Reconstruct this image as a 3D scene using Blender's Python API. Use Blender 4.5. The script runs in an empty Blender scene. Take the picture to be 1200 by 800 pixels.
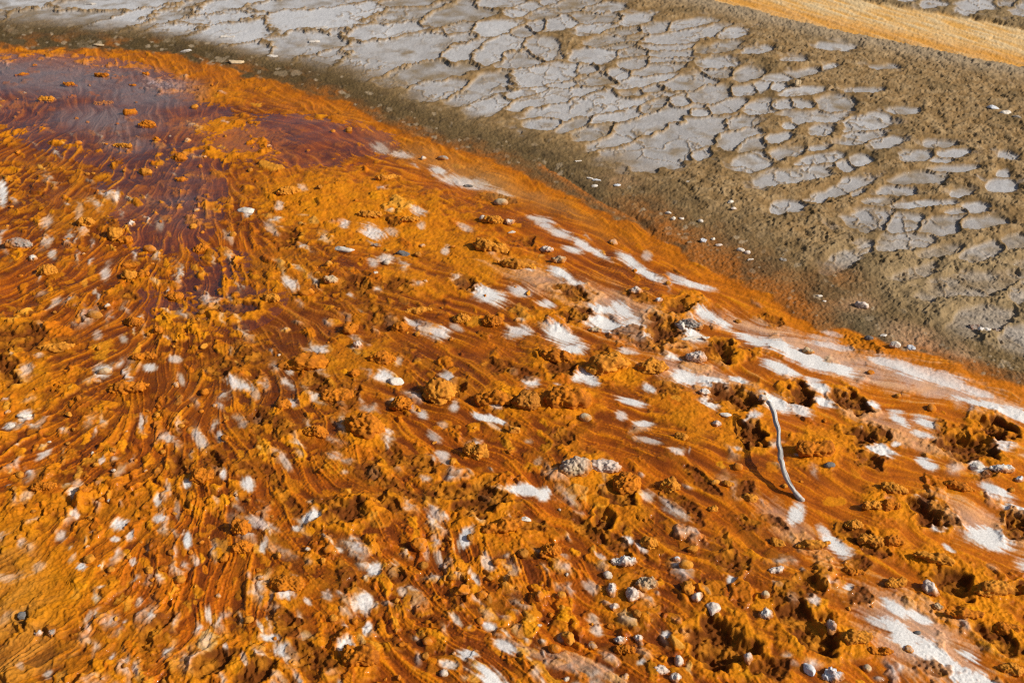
import bpy, bmesh, math, random, time
import numpy as np
from mathutils import Vector, noise as mnoise
T0 = time.time()
R = math.radians
rng = np.random.default_rng(7)
random.seed(7)
f32 = np.float32
sc = bpy.context.scene
C = sc.collection

# ------------------------------------------------------------------ camera constants
H = 1.70                       # lens height over the flat ground (m)
FPX = 1230.0                   # focal length in pixels of a 1200 px wide frame
PITCH = math.atan(800.0 / 1230.0)
CP, SP = math.cos(PITCH), math.sin(PITCH)
CC = H * math.tan(PITCH)
SUN_EL, SUN_AZ = R(35), R(103)  # azimuth clockwise from +Y

def ground(px, py, z=0.0):
    """photo measurement -> point on the plane of height z"""
    dx, dy = (px - 600) / FPX, (400 - py) / FPX
    d = np.array([dx, CP + dy * SP, -SP + dy * CP])
    t = (z - H) / d[2]
    return d[0] * t, d[1] * t

def mpp(py):                    # metres per pixel across, at that row
    X, Y = ground(600, py)
    return (Y * CP + H * SP) / FPX

def sinth(py):
    return math.sin(PITCH + math.atan((py - 400) / FPX))

# ------------------------------------------------------------------ noise
def _hash(ix, iy, seed):
    h = (ix * np.uint32(374761393) + iy * np.uint32(668265263) + np.uint32((seed * 974634541 + 12345) & 0xffffffff))
    h = (h ^ (h >> np.uint32(13))) * np.uint32(1274126177)
    return h ^ (h >> np.uint32(16))
_ang = np.arange(256) * (2 * math.pi / 256)
_gx, _gy = np.cos(_ang).astype(f32), np.sin(_ang).astype(f32)

def perlin(x, y, seed=0):
    xf, yf = np.floor(x), np.floor(y)
    u, v = (x - xf).astype(f32), (y - yf).astype(f32)
    ix, iy = xf.astype(np.int32).astype(np.uint32), yf.astype(np.int32).astype(np.uint32)
    one = np.uint32(1)
    def g(i, j, a, b):
        h = _hash(i, j, seed) & np.uint32(255)
        return _gx[h] * a + _gy[h] * b
    su = u * u * u * (u * (u * 6 - 15) + 10); sv = v * v * v * (v * (v * 6 - 15) + 10)
    a = g(ix, iy, u, v); b = g(ix + one, iy, u - 1, v)
    c = g(ix, iy + one, u, v - 1); d = g(ix + one, iy + one, u - 1, v - 1)
    a = a + su * (b - a); c = c + su * (d - c)
    return (a + sv * (c - a)) * f32(1.5)

def fbm(x, y, lam, octv=3, seed=0, gain=0.5):
    t, amp, s = 0, 1.0, 0
    for k in range(octv):
        t = t + amp * perlin(x / lam, y / lam, seed + 17 * k); s += amp
        lam *= 0.5; amp *= gain
    return t / s

def ridged(x, y, lam, octv=3, seed=0):
    t, amp, s = 0, 1.0, 0
    for k in range(octv):
        t = t + amp * (1 - 2 * np.abs(perlin(x / lam, y / lam, seed + 13 * k))); s += amp
        lam *= 0.5; amp *= 0.55
    return t / s

def worley(x, y, lam, seed=0):
    x, y = x / lam, y / lam
    xf, yf = np.floor(x), np.floor(y)
    ix, iy = xf.astype(np.int32).astype(np.uint32), yf.astype(np.int32).astype(np.uint32)
    u, v = (x - xf).astype(f32), (y - yf).astype(f32)
    f1 = np.full(x.shape, 9, f32); f2 = f1.copy(); cid = np.zeros(x.shape, f32)
    for i in (-1, 0, 1):
        for j in (-1, 0, 1):
            h = _hash(ix + np.uint32(i & 0xffffffff), iy + np.uint32(j & 0xffffffff), seed)
            fx = (h & np.uint32(1023)).astype(f32) / 1023; fy = ((h >> np.uint32(10)) & np.uint32(1023)).astype(f32) / 1023
            d = (i + fx - u) ** 2 + (j + fy - v) ** 2
            m = d < f1
            f2 = np.where(m, f1, np.minimum(f2, d)); cid = np.where(m, ((h >> np.uint32(20)) & np.uint32(1023)).astype(f32) / 1023, cid)
            f1 = np.where(m, d, f1)
    return np.sqrt(f1), np.sqrt(f2), cid

def ss(a, b, x):
    t = np.clip((x - a) / (b - a), 0, 1)
    return t * t * (3 - 2 * t)
def mix(a, b, t): return a + (b - a) * t
def mixc(col, c, t):
    return col + (np.array(c, f32) - col) * t[..., None]

# ------------------------------------------------------------------ the sheet of vertices
def grow(start, step, g, stop, smax=1e9):
    out, v = [], start
    while v < stop:
        step = min(step * g, smax); v += step; out.append(v)
    return out
half = np.arange(0.5, 622, 1.0)
ext = np.array(grow(621.5, 1.0, 1.016, 9000))
hx = np.concatenate([half, ext])
PXc = np.concatenate([600 - hx[::-1], 600 + hx])
U = (PXc - 600) / FPX * CP
PYd = np.arange(-24, 822, 0.8)
Yd = np.array([ground(600, p)[1] for p in PYd])          # far -> near
far = np.array(grow(Yd[0], Yd[0] - Yd[1], 1.06, 500))[::-1]
near = Yd[-1] - np.array(grow(0, Yd[-2] - Yd[-1], 1.12, 4.5))
Yr = np.concatenate([far, Yd, near])
S = np.maximum(Yr + CC, 2.1)
NR, NC = len(Yr), len(PXc)
def row_px(Y):
    Y = np.maximum(Y, 0.45)
    th = np.arctan2(H, Y)
    return 400 + FPX * np.tan(th - PITCH)
PYr = row_px(Yr)
X = (S[:, None] * U[None, :]).astype(f32)
Y = np.repeat(Yr[:, None], NC, 1).astype(f32)
PX = np.repeat(PXc[None, :], NR, 0).astype(f32)
PY = np.repeat(PYr[:, None], NC, 1).astype(f32)
MP = np.repeat(((np.maximum(Yr, .45) * CP + H * SP) / FPX)[:, None], NC, 1).astype(f32)
# how fine the sheet is here (fine relief is only built where it can be carried)
cw = np.gradient(PXc); rw = np.abs(np.gradient(Yr))
fine = (ss(13, 5, cw)[None, :] * ss(0.20, 0.06, rw)[:, None]).astype(f32)
print('grid', NR, NC, round(time.time() - T0, 1))

def window(cx, cy, rx, ry):
    c0, c1 = np.searchsorted(PXc, [cx - rx, cx + rx])
    r0, r1 = np.searchsorted(PYr, [cy - ry, cy + ry])
    if c1 - c0 < 2 or r1 - r0 < 2: return None
    return slice(r0, r1), slice(c0, c1)

def ell(cx, cy, rx, ry, deg, reach=1.5, warp=0.0):
    """normalised elliptic distance in a window around a measured ellipse"""
    m = max(rx, ry) * reach
    mx = min(m, abs(rx * reach * math.cos(R(deg))) + abs(ry * reach * math.sin(R(deg))) + 2)
    my = min(m, abs(rx * reach * math.sin(R(deg))) + abs(ry * reach * math.cos(R(deg))) + 2)
    w = window(cx, cy, mx, my)
    if w is None: return None
    dx, dy = PX[w] - cx, PY[w] - cy
    if warp: dx = dx + warp * rx * WX[w]; dy = dy + warp * ry * WY[w]
    c, s = math.cos(R(deg)), math.sin(R(deg))
    a, b = (dx * c + dy * s) / rx, (-dx * s + dy * c) / ry
    return w, np.sqrt(a * a + b * b), a, b

WX = perlin(X / .045, Y / .045, 3) + .5 * perlin(X / .018, Y / .018, 4)
WY = perlin(X / .045, Y / .045, 5) + .5 * perlin(X / .018, Y / .018, 6)
SX, SY = WX.copy(), WY.copy()
WX += .28 * perlin(X / .009, Y / .009, 7); WY += .28 * perlin(X / .009, Y / .009, 8)
BX, BY = perlin(X / .22, Y / .30, 9), perlin(X / .22, Y / .30, 10)
DX_, DY_ = perlin(X / .08, Y / .12, 11), perlin(X / .08, Y / .12, 12)

# ------------------------------------------------------------------ regions, measured on the photo
MATB = np.array([(-3000, 50), (-400, 52), (0, 55), (60, 57), (130, 59), (200, 65), (240, 75), (290, 89), (330, 99), (370, 109), (410, 121),
                 (440, 139), (480, 158), (520, 171), (560, 186), (620, 206), (660, 224), (700, 246), (740, 262), (765, 275), (800, 300), (850, 322),
                 (900, 348), (930, 368), (960, 381), (1000, 391), (1050, 407), (1100, 425), (1150, 440), (1200, 455), (1400, 500), (4000, 800)])
FARLO = np.array([(-3000, -200), (700, -24), (800, -6), (830, 1), (860, 9), (900, 19), (960, 34), (1000, 42), (1050, 52), (1100, 63), (1150, 73), (1200, 81), (1500, 140), (5000, 380)])
FARHI = np.array([(-3000, -260), (700, -50), (900, -16), (1000, -1), (1050, 8), (1100, 16), (1130, 21), (1170, 28), (1200, 35), (1500, 86), (5000, 330)])
n15 = fbm(X, Y, .15, 3, 51)
n8 = fbm(X, Y, .10, 3, 21); n30 = fbm(X, Y, .35, 3, 22)
dM = PY - np.interp(PXc, MATB[:, 0], MATB[:, 1])[None, :].astype(f32) + (5 * n8 + 3 * n30) * np.minimum(1, .0022 / MP) * 1.6
dM = dM + 7 * n15 * np.minimum(1, .003 / MP) + 1.6 * SX * np.minimum(1, .003 / MP)
M = ss(-2.5, 2.5, dM)
jag = 5 * n8
lo = PY - np.interp(PXc, FARLO[:, 0], FARLO[:, 1])[None, :].astype(f32) + jag * .35
hi = PY - np.interp(PXc, FARHI[:, 0], FARHI[:, 1])[None, :].astype(f32) + jag * .35
FAR = ss(1.5, -1.5, lo) * ss(-1, 1, hi)
BEY = ss(1, -1, hi)                       # the ground beyond the second orange runoff

# ------------------------------------------------------------------ direction of the runoff
FL = [(50,85,1,.1),(150,110,1,.4),(200,170,.5,1),(120,200,0,1),(60,170,-.2,1),(20,230,-.5,1),(150,235,-.1,1),(200,250,.4,1),(210,300,.7,1),
 (120,290,-.5,1),(50,310,-1,.7),(30,380,-1,.4),(100,450,-1,.5),(20,520,-1,.6),(60,560,-1,.6),(200,480,.1,1),(225,430,.5,1),(240,560,.4,1),
 (130,560,-.5,1),(220,650,.2,1),(260,680,.1,1),(150,720,-.7,1),(60,720,-1,.7),(170,780,-.6,1),(330,470,.6,1),(350,520,.8,1),(300,400,1,.7),
 (400,400,1,.4),(500,330,1,.3),(400,250,1,.25),(300,150,1,.2),(600,250,1,.4),(700,330,1,.5),(450,560,1,.45),(500,480,1,.5),(560,560,1,.3),
 (640,580,1,1),(700,500,1,.4),(800,450,1,.5),(950,430,1,.35),(1100,470,1,.35),(1000,600,1,.6),(850,600,1,.7),(750,620,1,.7),(1050,730,1,.75),
 (900,700,1,.7),(680,750,1,.6),(510,650,.2,1),(500,700,1,1),(400,650,1,.5),(430,700,.7,1),(500,760,1,.6),(360,760,.8,1),(330,620,1,.9),(1150,650,1,.5)]
gx = np.arange(-100, 1301, 14.0); gy = np.arange(30, 841, 14.0)
GX, GY = np.meshgrid(gx, gy)
vx = np.zeros_like(GX); vy = np.zeros_like(GX)
for (a, b, c, d) in FL:
    l = math.hypot(c, d); w = 1 / ((GX - a) ** 2 + (GY - b) ** 2 + 500) ** 1.6
    vx += w * c / l; vy += w * d / l
def bil(G):
    fi = np.clip((PYr - gy[0]) / 14.0, 0, len(gy) - 1.001); fj = np.clip((PXc - gx[0]) / 14.0, 0, len(gx) - 1.001)
    i, j = fi.astype(int), fj.astype(int); a = (fi - i)[:, None]; b = (fj - j)[None, :]
    g = lambda p, q: G[np.ix_(p, q)]
    return (g(i, j) * (1 - a) * (1 - b) + g(i + 1, j) * a * (1 - b) + g(i, j + 1) * (1 - a) * b + g(i + 1, j + 1) * a * b).astype(f32)
fx, fy = bil(vx), bil(vy)
# image direction -> ground direction
sth = np.sin(PITCH + np.arctan((PY - 400) / FPX))
dX = fx + (PX - 600) / FPX * 0; dY = -fy / np.maximum(sth, .15)
# eddies round lumps
e1 = .55 * perlin(X / .16, Y / .16, 31) + .35 * perlin(X / .07, Y / .07, 32)
l = np.sqrt(dX * dX + dY * dY) + 1e-6
dX, dY = dX / l, dY / l
ce, se = np.cos(e1), np.sin(e1)
dX, dY = dX * ce - dY * se, dX * se + dY * ce
IC, IR = np.arange(NC), np.arange(NR)
UU = U.astype(f32)
def advect(sgn, n, ds):
    """walk along the runoff from every vertex; yields positions"""
    x, y = X.copy(), Y.copy()
    for k in range(n):
        if k == 0: gx_, gy_ = dX, dY
        else:
            r = np.interp(-y.ravel(), -Yr, IR).astype(np.int32)
            c = np.interp(x.ravel() / np.maximum(y.ravel() + CC, 2.1), U, IC).astype(np.int32)
            q = r * NC + c
            gx_, gy_ = dXr[q].reshape(X.shape), dYr[q].reshape(X.shape)
        x = x + sgn * ds * gx_; y = y + sgn * ds * gy_
        yield k, x, y
dX, dY = dX.astype(f32), dY.astype(f32)
dXr, dYr = dX.ravel(), dY.ravel()
ST1 = perlin(X / .0075, Y / .0075, 41); ST2 = perlin(X / .024, Y / .024, 42); w1 = w2 = 1.0
for sg in (-1, 1):
    for k, x, y in advect(sg, 19, .0062):
        g1, g2 = math.exp(-(k / 8.5) ** 2), math.exp(-(k / 15) ** 2)
        if k < 13: ST1 = ST1 + g1 * perlin(x / .0078, y / .0078, 41); w1 += g1
        if k % 2: ST2 = ST2 + g2 * perlin(x / .024, y / .024, 42); w2 += g2
ST1 = (ST1 / w1 * 2.5).astype(f32); ST2 = (ST2 / w2 * 2.6).astype(f32)
strand = ss(.72, 1.0, 1 - np.abs(ST1 * .9 + ST2 * .5))      # thin dark threads of bacteria
print('fields', round(time.time() - T0, 1))

# ------------------------------------------------------------------ MAT: relief and what grows where
Z = np.zeros_like(X)                       # mat relief
crust = np.zeros_like(X)                   # dry ochre crust
white = np.zeros_like(X)                   # bare white sinter
brown = np.zeros_like(X)                   # rust-brown mud of the hollows
grey = np.zeros_like(X)
tone = np.zeros_like(X)                    # per lump shade
Z += .012 * n30 + .007 * n15

def flow_deg(px, py):
    i = np.clip(np.searchsorted(PYr, py), 0, NR - 1); j = np.clip(np.searchsorted(PXc, px), 0, NC - 1)
    return math.degrees(math.atan2(fy[i, j], fx[i, j]))
def matd(px, py): return py - np.interp(px, MATB[:, 0], MATB[:, 1])

# smooth zone (right of the runoff): fewer small lumps
def lumpiness(px, py):
    d = matd(px, py)
    k = 1.0
    t = ss(-60, 120, (px - 600) * .55 - (py - 330) * .5 + 125)
    k = 1 - .80 * t
    if d < 14: k *= .3
    if px < 95 and py > 610: k *= .25
    return k

# low swells under the mat, some with bleached tops
N = 0
for _ in range(7600):
    px, py = rng.uniform(-340, 1640), rng.uniform(50, 830)
    if matd(px, py) < 4 or rng.random() > lumpiness(px, py): continue
    s = float(np.clip(rng.lognormal(2.05, .42), 3.5, 22)) * (.62 + .5 * py / 800)
    inwater = math.exp(-((px - 130) / 130) ** 2 - ((py - 130) / 75) ** 2)
    if rng.random() < inwater * .75: continue
    an = flow_deg(px, py) + rng.normal(0, 25)
    k = sinth(py)
    ry = s * rng.uniform(.5, .85) * (.35 + .75 * k)
    q = ell(px, py, s, ry, an if k > .45 else an * .4, 1.7, .62)
    if q is None: continue
    w, r, a, b = q
    m = mpp(py)
    soft = rng.random() < .45
    hgt = s * m * rng.uniform(.12, .34) * (.7 if soft else 1.0)
    if soft:
        pr = np.clip(1 - r * r, 0, 1) ** 1.3
    else:
        pr = np.clip((1.05 - r) / .45, 0, 1) ** .8 * np.clip(.7 + .35 * np.clip(1 - r, 0, 1) + .38 * WX[w] + .25 * WY[w] + .25 * a, .15, 2)
        if rng.random() < .3: pr = pr * (1 - .5 * np.exp(-(r / .5) ** 2))
    zz = hgt * pr
    Z[w] = np.maximum(Z[w], Z[w] * (1 - np.clip(pr, 0, 1)) + (.006 * n15[w]) * pr + zz)
    kind = rng.random()
    cov = ss(1.08, .80, r)
    if not soft:
        crust[w] = np.maximum(crust[w], cov * rng.uniform(.2, 1.0))
    tone[w] = mix(tone[w], rng.normal(0, .5), cov)
    lw = (.42 if soft else .10)
    if kind < lw and s > 4:
        white[w] = np.maximum(white[w], rng.uniform(.35, .95) * np.exp(-((a + .1) / .75) ** 2 - ((b - .05) / .6) ** 2) * (.75 + .4 * ST2[w]))
    N += 1
print('lumps', N, round(time.time() - T0, 1))

# crust fields: patches where the mat is dry and crumbly
CF = [(430,250,150,50,12,.8),(360,235,70,30,5,.8),(330,320,60,35,10,.4),(560,300,70,30,15,.7),(610,310,50,18,10,.7),(420,420,60,28,5,.6),(430,505,34,24,0,.9),
 (600,468,42,20,5,1),(668,470,36,24,0,1),(720,430,36,22,10,1),(650,420,34,20,0,.9),(800,480,50,26,40,.7),(870,500,34,36,50,.8),(955,525,36,24,20,1),
 (1000,515,50,14,20,.8),(700,560,46,30,40,.9),(730,590,40,22,30,.7),(590,620,44,26,20,.8),(555,575,44,26,0,.6),(1040,590,34,22,20,1),(1035,630,34,14,20,.9),
 (1095,655,44,16,10,1),(1140,690,60,30,30,1),(1170,735,50,24,30,1),(1100,715,50,12,30,.8),(950,640,34,10,40,.8),(845,755,48,36,40,.9),(950,735,60,28,40,.8),
 (1000,748,36,18,30,.9),(735,700,40,36,40,.6),(275,775,50,40,-30,.8),(130,770,80,40,-35,.5),(420,765,30,30,0,.8),(335,690,34,24,10,.6),(20,450,50,50,-20,.7),
 (30,600,60,40,-30,.7),(60,690,80,60,-20,.8),(150,600,60,40,-20,.5),(110,245,60,20,-15,.5),(240,110,60,12,5,.6),(255,150,60,14,5,.8),(280,170,60,20,8,.7),
 (1010,420,30,6,20,.3),(790,372,24,20,30,1),(665,345,30,12,10,.8),(650,372,36,12,5,.9),(545,335,30,10,10,.7),(480,330,50,16,10,.7),(600,505,20,12,0,.6)]
CFS = []
for (cx, cy, rx, ry, dg, st) in CF:
    q = ell(cx, cy, rx, ry, dg, 1.7, .35)
    if q is None: continue
    w, r, a, b = q
    crust[w] = np.maximum(crust[w], st * ss(1.25, .55, r))
    CFS.append((w, st * ss(1.25, .55, r)))

crustf = np.zeros_like(X)
for w, v in CFS: crustf[w] = np.maximum(crustf[w], v)
# hollows: hoof prints and pits (x, y, rx, ry, tilt, depth cm)
HOLES = [(797,358,20,10,-10,3.5),(778,388,22,17,30,4),(850,411,16,11,20,3.5),(862,463,30,14,10,4.5),(878,508,20,14,30,4.5),(939,462,19,12,30,4.5),(997,469,22,13,30,4.5),
 (1166,501,24,15,25,5.5),(1132,524,34,16,15,4.5),(1020,507,30,9,10,2.5),(1087,598,26,15,25,5),(1192,615,16,14,20,4),(846,752,40,27,30,5.5),(945,733,44,22,35,4.5),
 (1118,680,26,17,20,4.5),(1172,748,30,12,30,3),(557,583,34,21,0,3),(709,607,14,12,0,5),(722,578,24,12,20,2.5),(545,332,16,8,10,2.5),(672,343,24,8,10,2.5),
 (676,368,20,8,0,2.5),(620,282,10,6,0,2),(275,362,28,9,-5,2.5),(340,275,15,7,0,2),(405,600,28,14,-10,2.5),(445,372,22,12,20,2),(585,428,16,12,0,2),(655,428,20,12,10,2.5),
 (595,472,12,12,0,1.5),(540,700,10,8,0,1),(210,545,12,10,60,2),(25,722,9,13,0,2.5),(48,741,14,5,0,1.5),(180,740,30,10,-45,2),(250,775,30,14,-40,2.5),(300,790,30,12,-20,2.5),
 (365,770,30,14,20,2),(690,620,30,8,40,2),(800,590,34,9,35,1.6),(820,560,30,7,40,1.3),(200,100,30,4,10,1),(1015,405,26,7,20,1.2),(905,375,14,6,15,1.5),(1060,405,24,4,20,.8),
 (415,335,22,9,10,2),(465,335,20,8,0,2),(585,232,20,6,10,.8),(250,540,8,18,-20,1.8),(320,560,8,22,-35,1.5),(340,590,8,20,-40,1.5),(455,590,26,7,30,2),(470,575,26,6,30,1.5),
 (300,495,10,14,-30,2.0),(150,345,10,6,0,1.5),(125,260,10,6,0,1.5),(20,395,36,16,-10,2),(8,430,14,20,-20,2.5),(65,405,20,7,-10,2)]
for _ in range(120):
    px, py = rng.uniform(150, 1600), rng.uniform(230, 790)
    if matd(px, py) < 60 or (px < 330 and py > 600): continue
    k = .5 + .6 * py / 800
    HOLES.append((px, py, rng.uniform(10, 26) * k, rng.uniform(6, 13) * k, rng.uniform(-10, 35), rng.uniform(.8, 2.0) if px < 1200 else rng.uniform(1.5, 4)))
for (cx, cy, rx, ry, dg, dp) in HOLES:
    q = ell(cx, cy, rx * 1.1, ry * 1.1, dg, 1.7, 0)
    if q is None: continue
    w, r, a, b = q
    r = np.hypot(a + .36 * SX[w] + .07 * WX[w], b + .36 * SY[w] + .07 * WY[w])
    big = dp >= 2.4
    floor_ = .65 + .35 * np.clip(r, 0, 1) ** 2 + .28 * WX[w] + .2 * WY[w]
    cut = ss(1.06, .60, r) * np.clip(1.15 - .35 * floor_, .3, 1.2)
    rim = np.exp(-((r - 1.12) / .16) ** 2) * (.4 + .6 * np.clip(WY[w] + .4, 0, 1))
    Z[w] += .0060 * (-dp * cut + (.42 if big else .18) * rim)
    brown[w] = np.maximum(brown[w], ss(1.06, .80, r) * (.95 if big else .8))
    crustf[w] = np.maximum(crustf[w] * (1 - .3 * cut), .8 * np.exp(-((r - 1.12) / .3) ** 2) * (1 if big else .3))
    crust[w] = np.maximum(crust[w] * (1 - .3 * cut), .9 * np.exp(-((r - 1.12) / .3) ** 2) * (1 if big else .3))
    white[w] *= 1 - ss(1.1, .8, r)

# bare white sinter (x, y, rx, ry, tilt, strength)
WH = [(571,345,21,8,20,1),(515,388,11,7,0,.8),(545,212,32,6,12,.8),(514,199,11,4,15,.9),(446,171,11,6,20,.9),(470,179,15,4,12,.7),(437,271,14,7,20,.8),(404,262,6,5,0,.7),
 (634,257,14,4,15,.8),(640,264,9,3,15,.8),(655,272,16,4,20,.8),(690,290,24,4,28,.9),(737,304,16,5,30,1),(758,319,24,4,28,1),(810,333,24,3.5,12,1),(672,292,12,4,15,.9),(795,325,16,3,20,.8),
 (657,321,14,6,20,1),(672,332,14,5,20,.9),(610,342,14,5,10,.8),(705,361,16,6,10,1),(730,362,16,8,35,1),(710,378,26,8,15,1.1),(732,383,16,7,25,1),(750,392,13,6,0,1),(742,377,9,8,0,.9),
 (657,390,20,10,25,1),(672,406,15,8,0,1),(690,442,13,6,35,1),(740,470,16,4,15,1),(760,455,8,4,30,.9),(802,440,16,10,15,1),(832,445,18,7,10,1),(785,416,12,4,15,.9),(829,368,16,7,25,1),
 (847,377,14,5,25,1),(882,397,20,5,25,1.1),(810,390,18,6,25,1),(865,443,12,4,15,1),(832,472,12,6,30,.9),(882,490,7,10,50,.9),(755,495,12,4,0,.9),(607,387,14,7,0,.8),(622,447,10,6,15,.9),
 (675,442,9,4,15,.9),(640,355,10,4,10,.8),(735,410,12,4,10,.7),(920,408,34,7,22,1.2),(950,421,34,8,18,1.2),(985,431,24,6,15,1.1),(915,431,22,7,22,1.1),(975,404,34,4,12,.9),(965,395,20,3,12,.7),
 (1040,425,26,6,15,1),(1070,434,40,9,15,1.2),(1110,446,34,8,18,1.2),(1145,458,20,6,15,1.1),(1160,475,48,4,14,1.1),(1195,484,24,6,18,1.1),(975,391,12,3,15,.8),(960,453,14,6,28,1),(965,470,13,5,15,1),
 (952,444,10,4,10,.8),(908,470,22,8,20,1),(938,478,16,5,25,.9),(1025,473,9,4,25,1),(1055,491,15,5,38,1),(1050,478,10,3,10,.8),(1085,493,15,6,20,1),(1080,507,13,4,15,.9),(1033,525,16,7,20,1),
 (1050,519,6,3,0,.9),(1085,542,13,6,35,1),(932,603,9,13,35,1),(982,640,20,7,45,1.1),(967,622,12,4,40,.8),(1100,594,28,4,27,1.1),(1100,618,9,4,5,1),(1158,628,30,12,18,1.3),(1112,640,8,3,45,.9),
 (1167,575,22,6,25,1.1),(1192,597,16,5,18,1),(1146,548,12,6,35,1),(1175,523,14,5,10,.9),(1050,712,20,7,32,1.1),(1075,721,20,6,20,1.1),(1060,745,36,11,35,1.3),(1090,765,36,13,35,1.3),(1122,786,40,10,36,1.3),
 (1135,765,17,5,30,1),(1160,800,26,8,35,1.1),(1030,730,20,5,32,.8),(616,573,24,6,8,1.2),(636,577,9,9,50,1.1),(573,490,20,4,14,1.2),(545,630,7,12,30,1),(575,792,26,8,28,1.1),(365,606,13,7,-25,1),(348,618,5,4,0,.8),
 (438,665,8,9,0,.9),(460,665,6,9,20,.8),(425,703,12,12,-40,.9),(335,692,9,8,0,.9),(308,640,5,9,20,.8),(316,747,11,5,0,.9),(335,765,15,8,30,.9),(405,757,9,10,0,.9),(430,735,5,8,20,.9),(574,732,8,5,20,.9),
 (547,766,12,6,0,.9),(527,777,10,5,15,.8),(592,755,14,6,30,.9),(219,631,5,9,-10,1),(140,613,10,6,-30,.9),(188,606,8,5,0,.8),(95,664,6,5,0,1),(258,552,9,5,45,.9),(290,566,8,8,45,.9),(219,565,5,6,40,.9),
 (135,630,6,3,0,.8),(153,627,5,4,-50,.8),(305,612,20,6,20,.6),(30,487,9,6,-35,.8),(12,498,8,4,-10,.8),(3,225,5,14,0,.9),(175,430,9,4,0,.8),(120,435,10,7,-10,.8),(450,440,10,6,0,.9),(735,633,7,5,10,1),
 (790,595,20,7,35,.6),(690,780,60,7,22,.30),(640,770,40,5,25,.25),(781,740,6,5,0,.9),(751,774,6,4,0,.9),(857,677,5,4,0,.9),(995,685,6,4,0,.9),(930,700,8,6,50,.7),(953,702,9,6,50,.7),
 (912,683,6,3,20,.7),(760,515,16,4,10,.6),(795,528,10,4,10,.7),(500,385,12,5,10,.6),(371,408,12,4,10,.7),(280,450,16,6,20,.8),(233,512,6,14,-30,.7),(205,420,8,4,0,.6),(452,303,10,5,0,.7)]
WH += [(960,414,120,15,20,.40),(1100,450,120,15,18,.42),(735,372,70,24,25,.30),(1085,752,90,34,36,.36),(820,440,60,16,15,.30),(640,330,60,14,20,.25),(1050,500,90,14,25,.25),(1150,615,60,20,25,.30),(930,620,60,14,40,.2)]
for _ in range(60):
    px, py = (rng.uniform(1205, 1620), rng.uniform(470, 820)) if rng.random() < .75 else (rng.uniform(-320, -5), rng.uniform(250, 820))
    if matd(px, py) > 6: WH.append((px, py, rng.uniform(10, 40), rng.uniform(4, 10), rng.uniform(12, 40) if px > 600 else rng.uniform(-40, 0), rng.uniform(.5, 1.1)))
for _ in range(120):
    px, py = rng.uniform(-60, 760), rng.uniform(210, 800)
    if matd(px, py) > 25: WH.append((px, py, rng.uniform(4, 11), rng.uniform(2.5, 6), flow_deg(px, py), rng.uniform(.3, .75)))
for (cx, cy, rx, ry, dg, st) in WH:
    if st <= 0: continue
    q = ell(cx, cy, rx, ry, dg, 2.0, .16)
    if q is None: continue
    w, r, a, b = q
    v = ss(-.48, .50, (1.0 - r) + .80 * ST1[w] + .50 * ST2[w])
    v = v * np.clip(1.75 - .75 * r, 0, 1)
    white[w] = np.maximum(white[w], np.clip(v * st, 0, 1) * (1 - brown[w]))
    Z[w] = mix(Z[w], .012 * n30[w] + .006 * n15[w], np.clip(v * min(1, st), 0, 1) * .8)

# small pits and specks
print('features', round(time.time() - T0, 1))
GRAIN1, GR2, GID = worley(X + .004 * WX, Y + .004 * WY, .0135, 61)
crumb = np.clip(1 - GRAIN1 * 1.25, 0, 1)
c2a, c2b, c2i = worley(X + .01 * WX, Y + .01 * WY, .034, 62)
knob = np.clip(1 - c2a * 1.2, 0, 1) ** .7 * (.4 + .8 * c2i)
curl = ridged(X + .012 * WX, Y + .012 * WY, .03, 3, 63)
cr = np.clip(crust, 0, 1)
nfine = perlin(X / .006, Y / .006, 64)
cfield = np.clip(crustf, 0, 1)
rough_here = np.clip(cfield + brown * .9, 0, 1)
smooth_r = ss(-60, 150, (PX - 600) * .55 - (PY - 330) * .5 + 95)         # the clean wet slope towards the right
wl = np.exp(-(((PX - 110) / 175) ** 2 + ((PY - 125 - .22 * (PX - 110)) / 62) ** 2))
wl = np.maximum(wl, .68 * np.exp(-(((PX - 190) / 85) ** 2 + ((PY - 225) / 85) ** 2)))
wl = np.maximum(wl, .75 * np.exp(-(((PX - 330) / 150) ** 2 + ((PY - 165) / 34) ** 2)))
wl = np.maximum(wl, .45 * np.exp(-(((PX - 250) / 140) ** 2 + ((PY - 340) / 80) ** 2)))
wl = np.maximum(wl, np.exp(-(((PX + 120) / 200) ** 2 + ((PY - 90) / 34) ** 2)))
clump = fbm(X, Y, .26, 2, 68)
busy = (1 - .85 * smooth_r) * (1 - .6 * np.clip(white, 0, 1)) * (1 - .70 * ss(.60, .95, wl)) * np.clip(.54 + 1.7 * clump, .06, 1)
c3a, c3b, c3i = worley(X + .020 * WX + .012 * dX * ST2, Y * .9 + .020 * WY, .062, 65)
flake = np.clip((1.02 - 1.75 * c3a) * 2.2, 0, 1) * np.clip((c3i - .52) * 3.2, 0, 1)
c4a, c4b, c4i = worley(X * .9 + .012 * WX, Y + .012 * WY, .026, 66)
chip = np.clip((1.0 - 1.7 * c4a) * 2.2, 0, 1) * np.clip((c4i - .60) * 3.0, 0, 1)
wrin = ridged(X + .015 * WX - .01 * ST2, Y + .015 * WY, .042, 3, 67)
crust = np.maximum(crust, busy * np.maximum(.9 * flake * (c3i > .6), .8 * chip * (c4i > .7)))
cr = np.clip(crust, 0, 1)
Zm = Z + rough_here * (.0032 * crumb + .0042 * knob + .0035 * curl)
Zm += busy * (.0120 * flake * (.65 + .45 * WX) + .0055 * chip + .0030 * wrin)
Zm += brown * (.0022 * knob + .0040 * crumb)
Zm -= (1 - rough_here) * (1 - white) * .0022 * strand * (1 - .6 * smooth_r)
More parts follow.
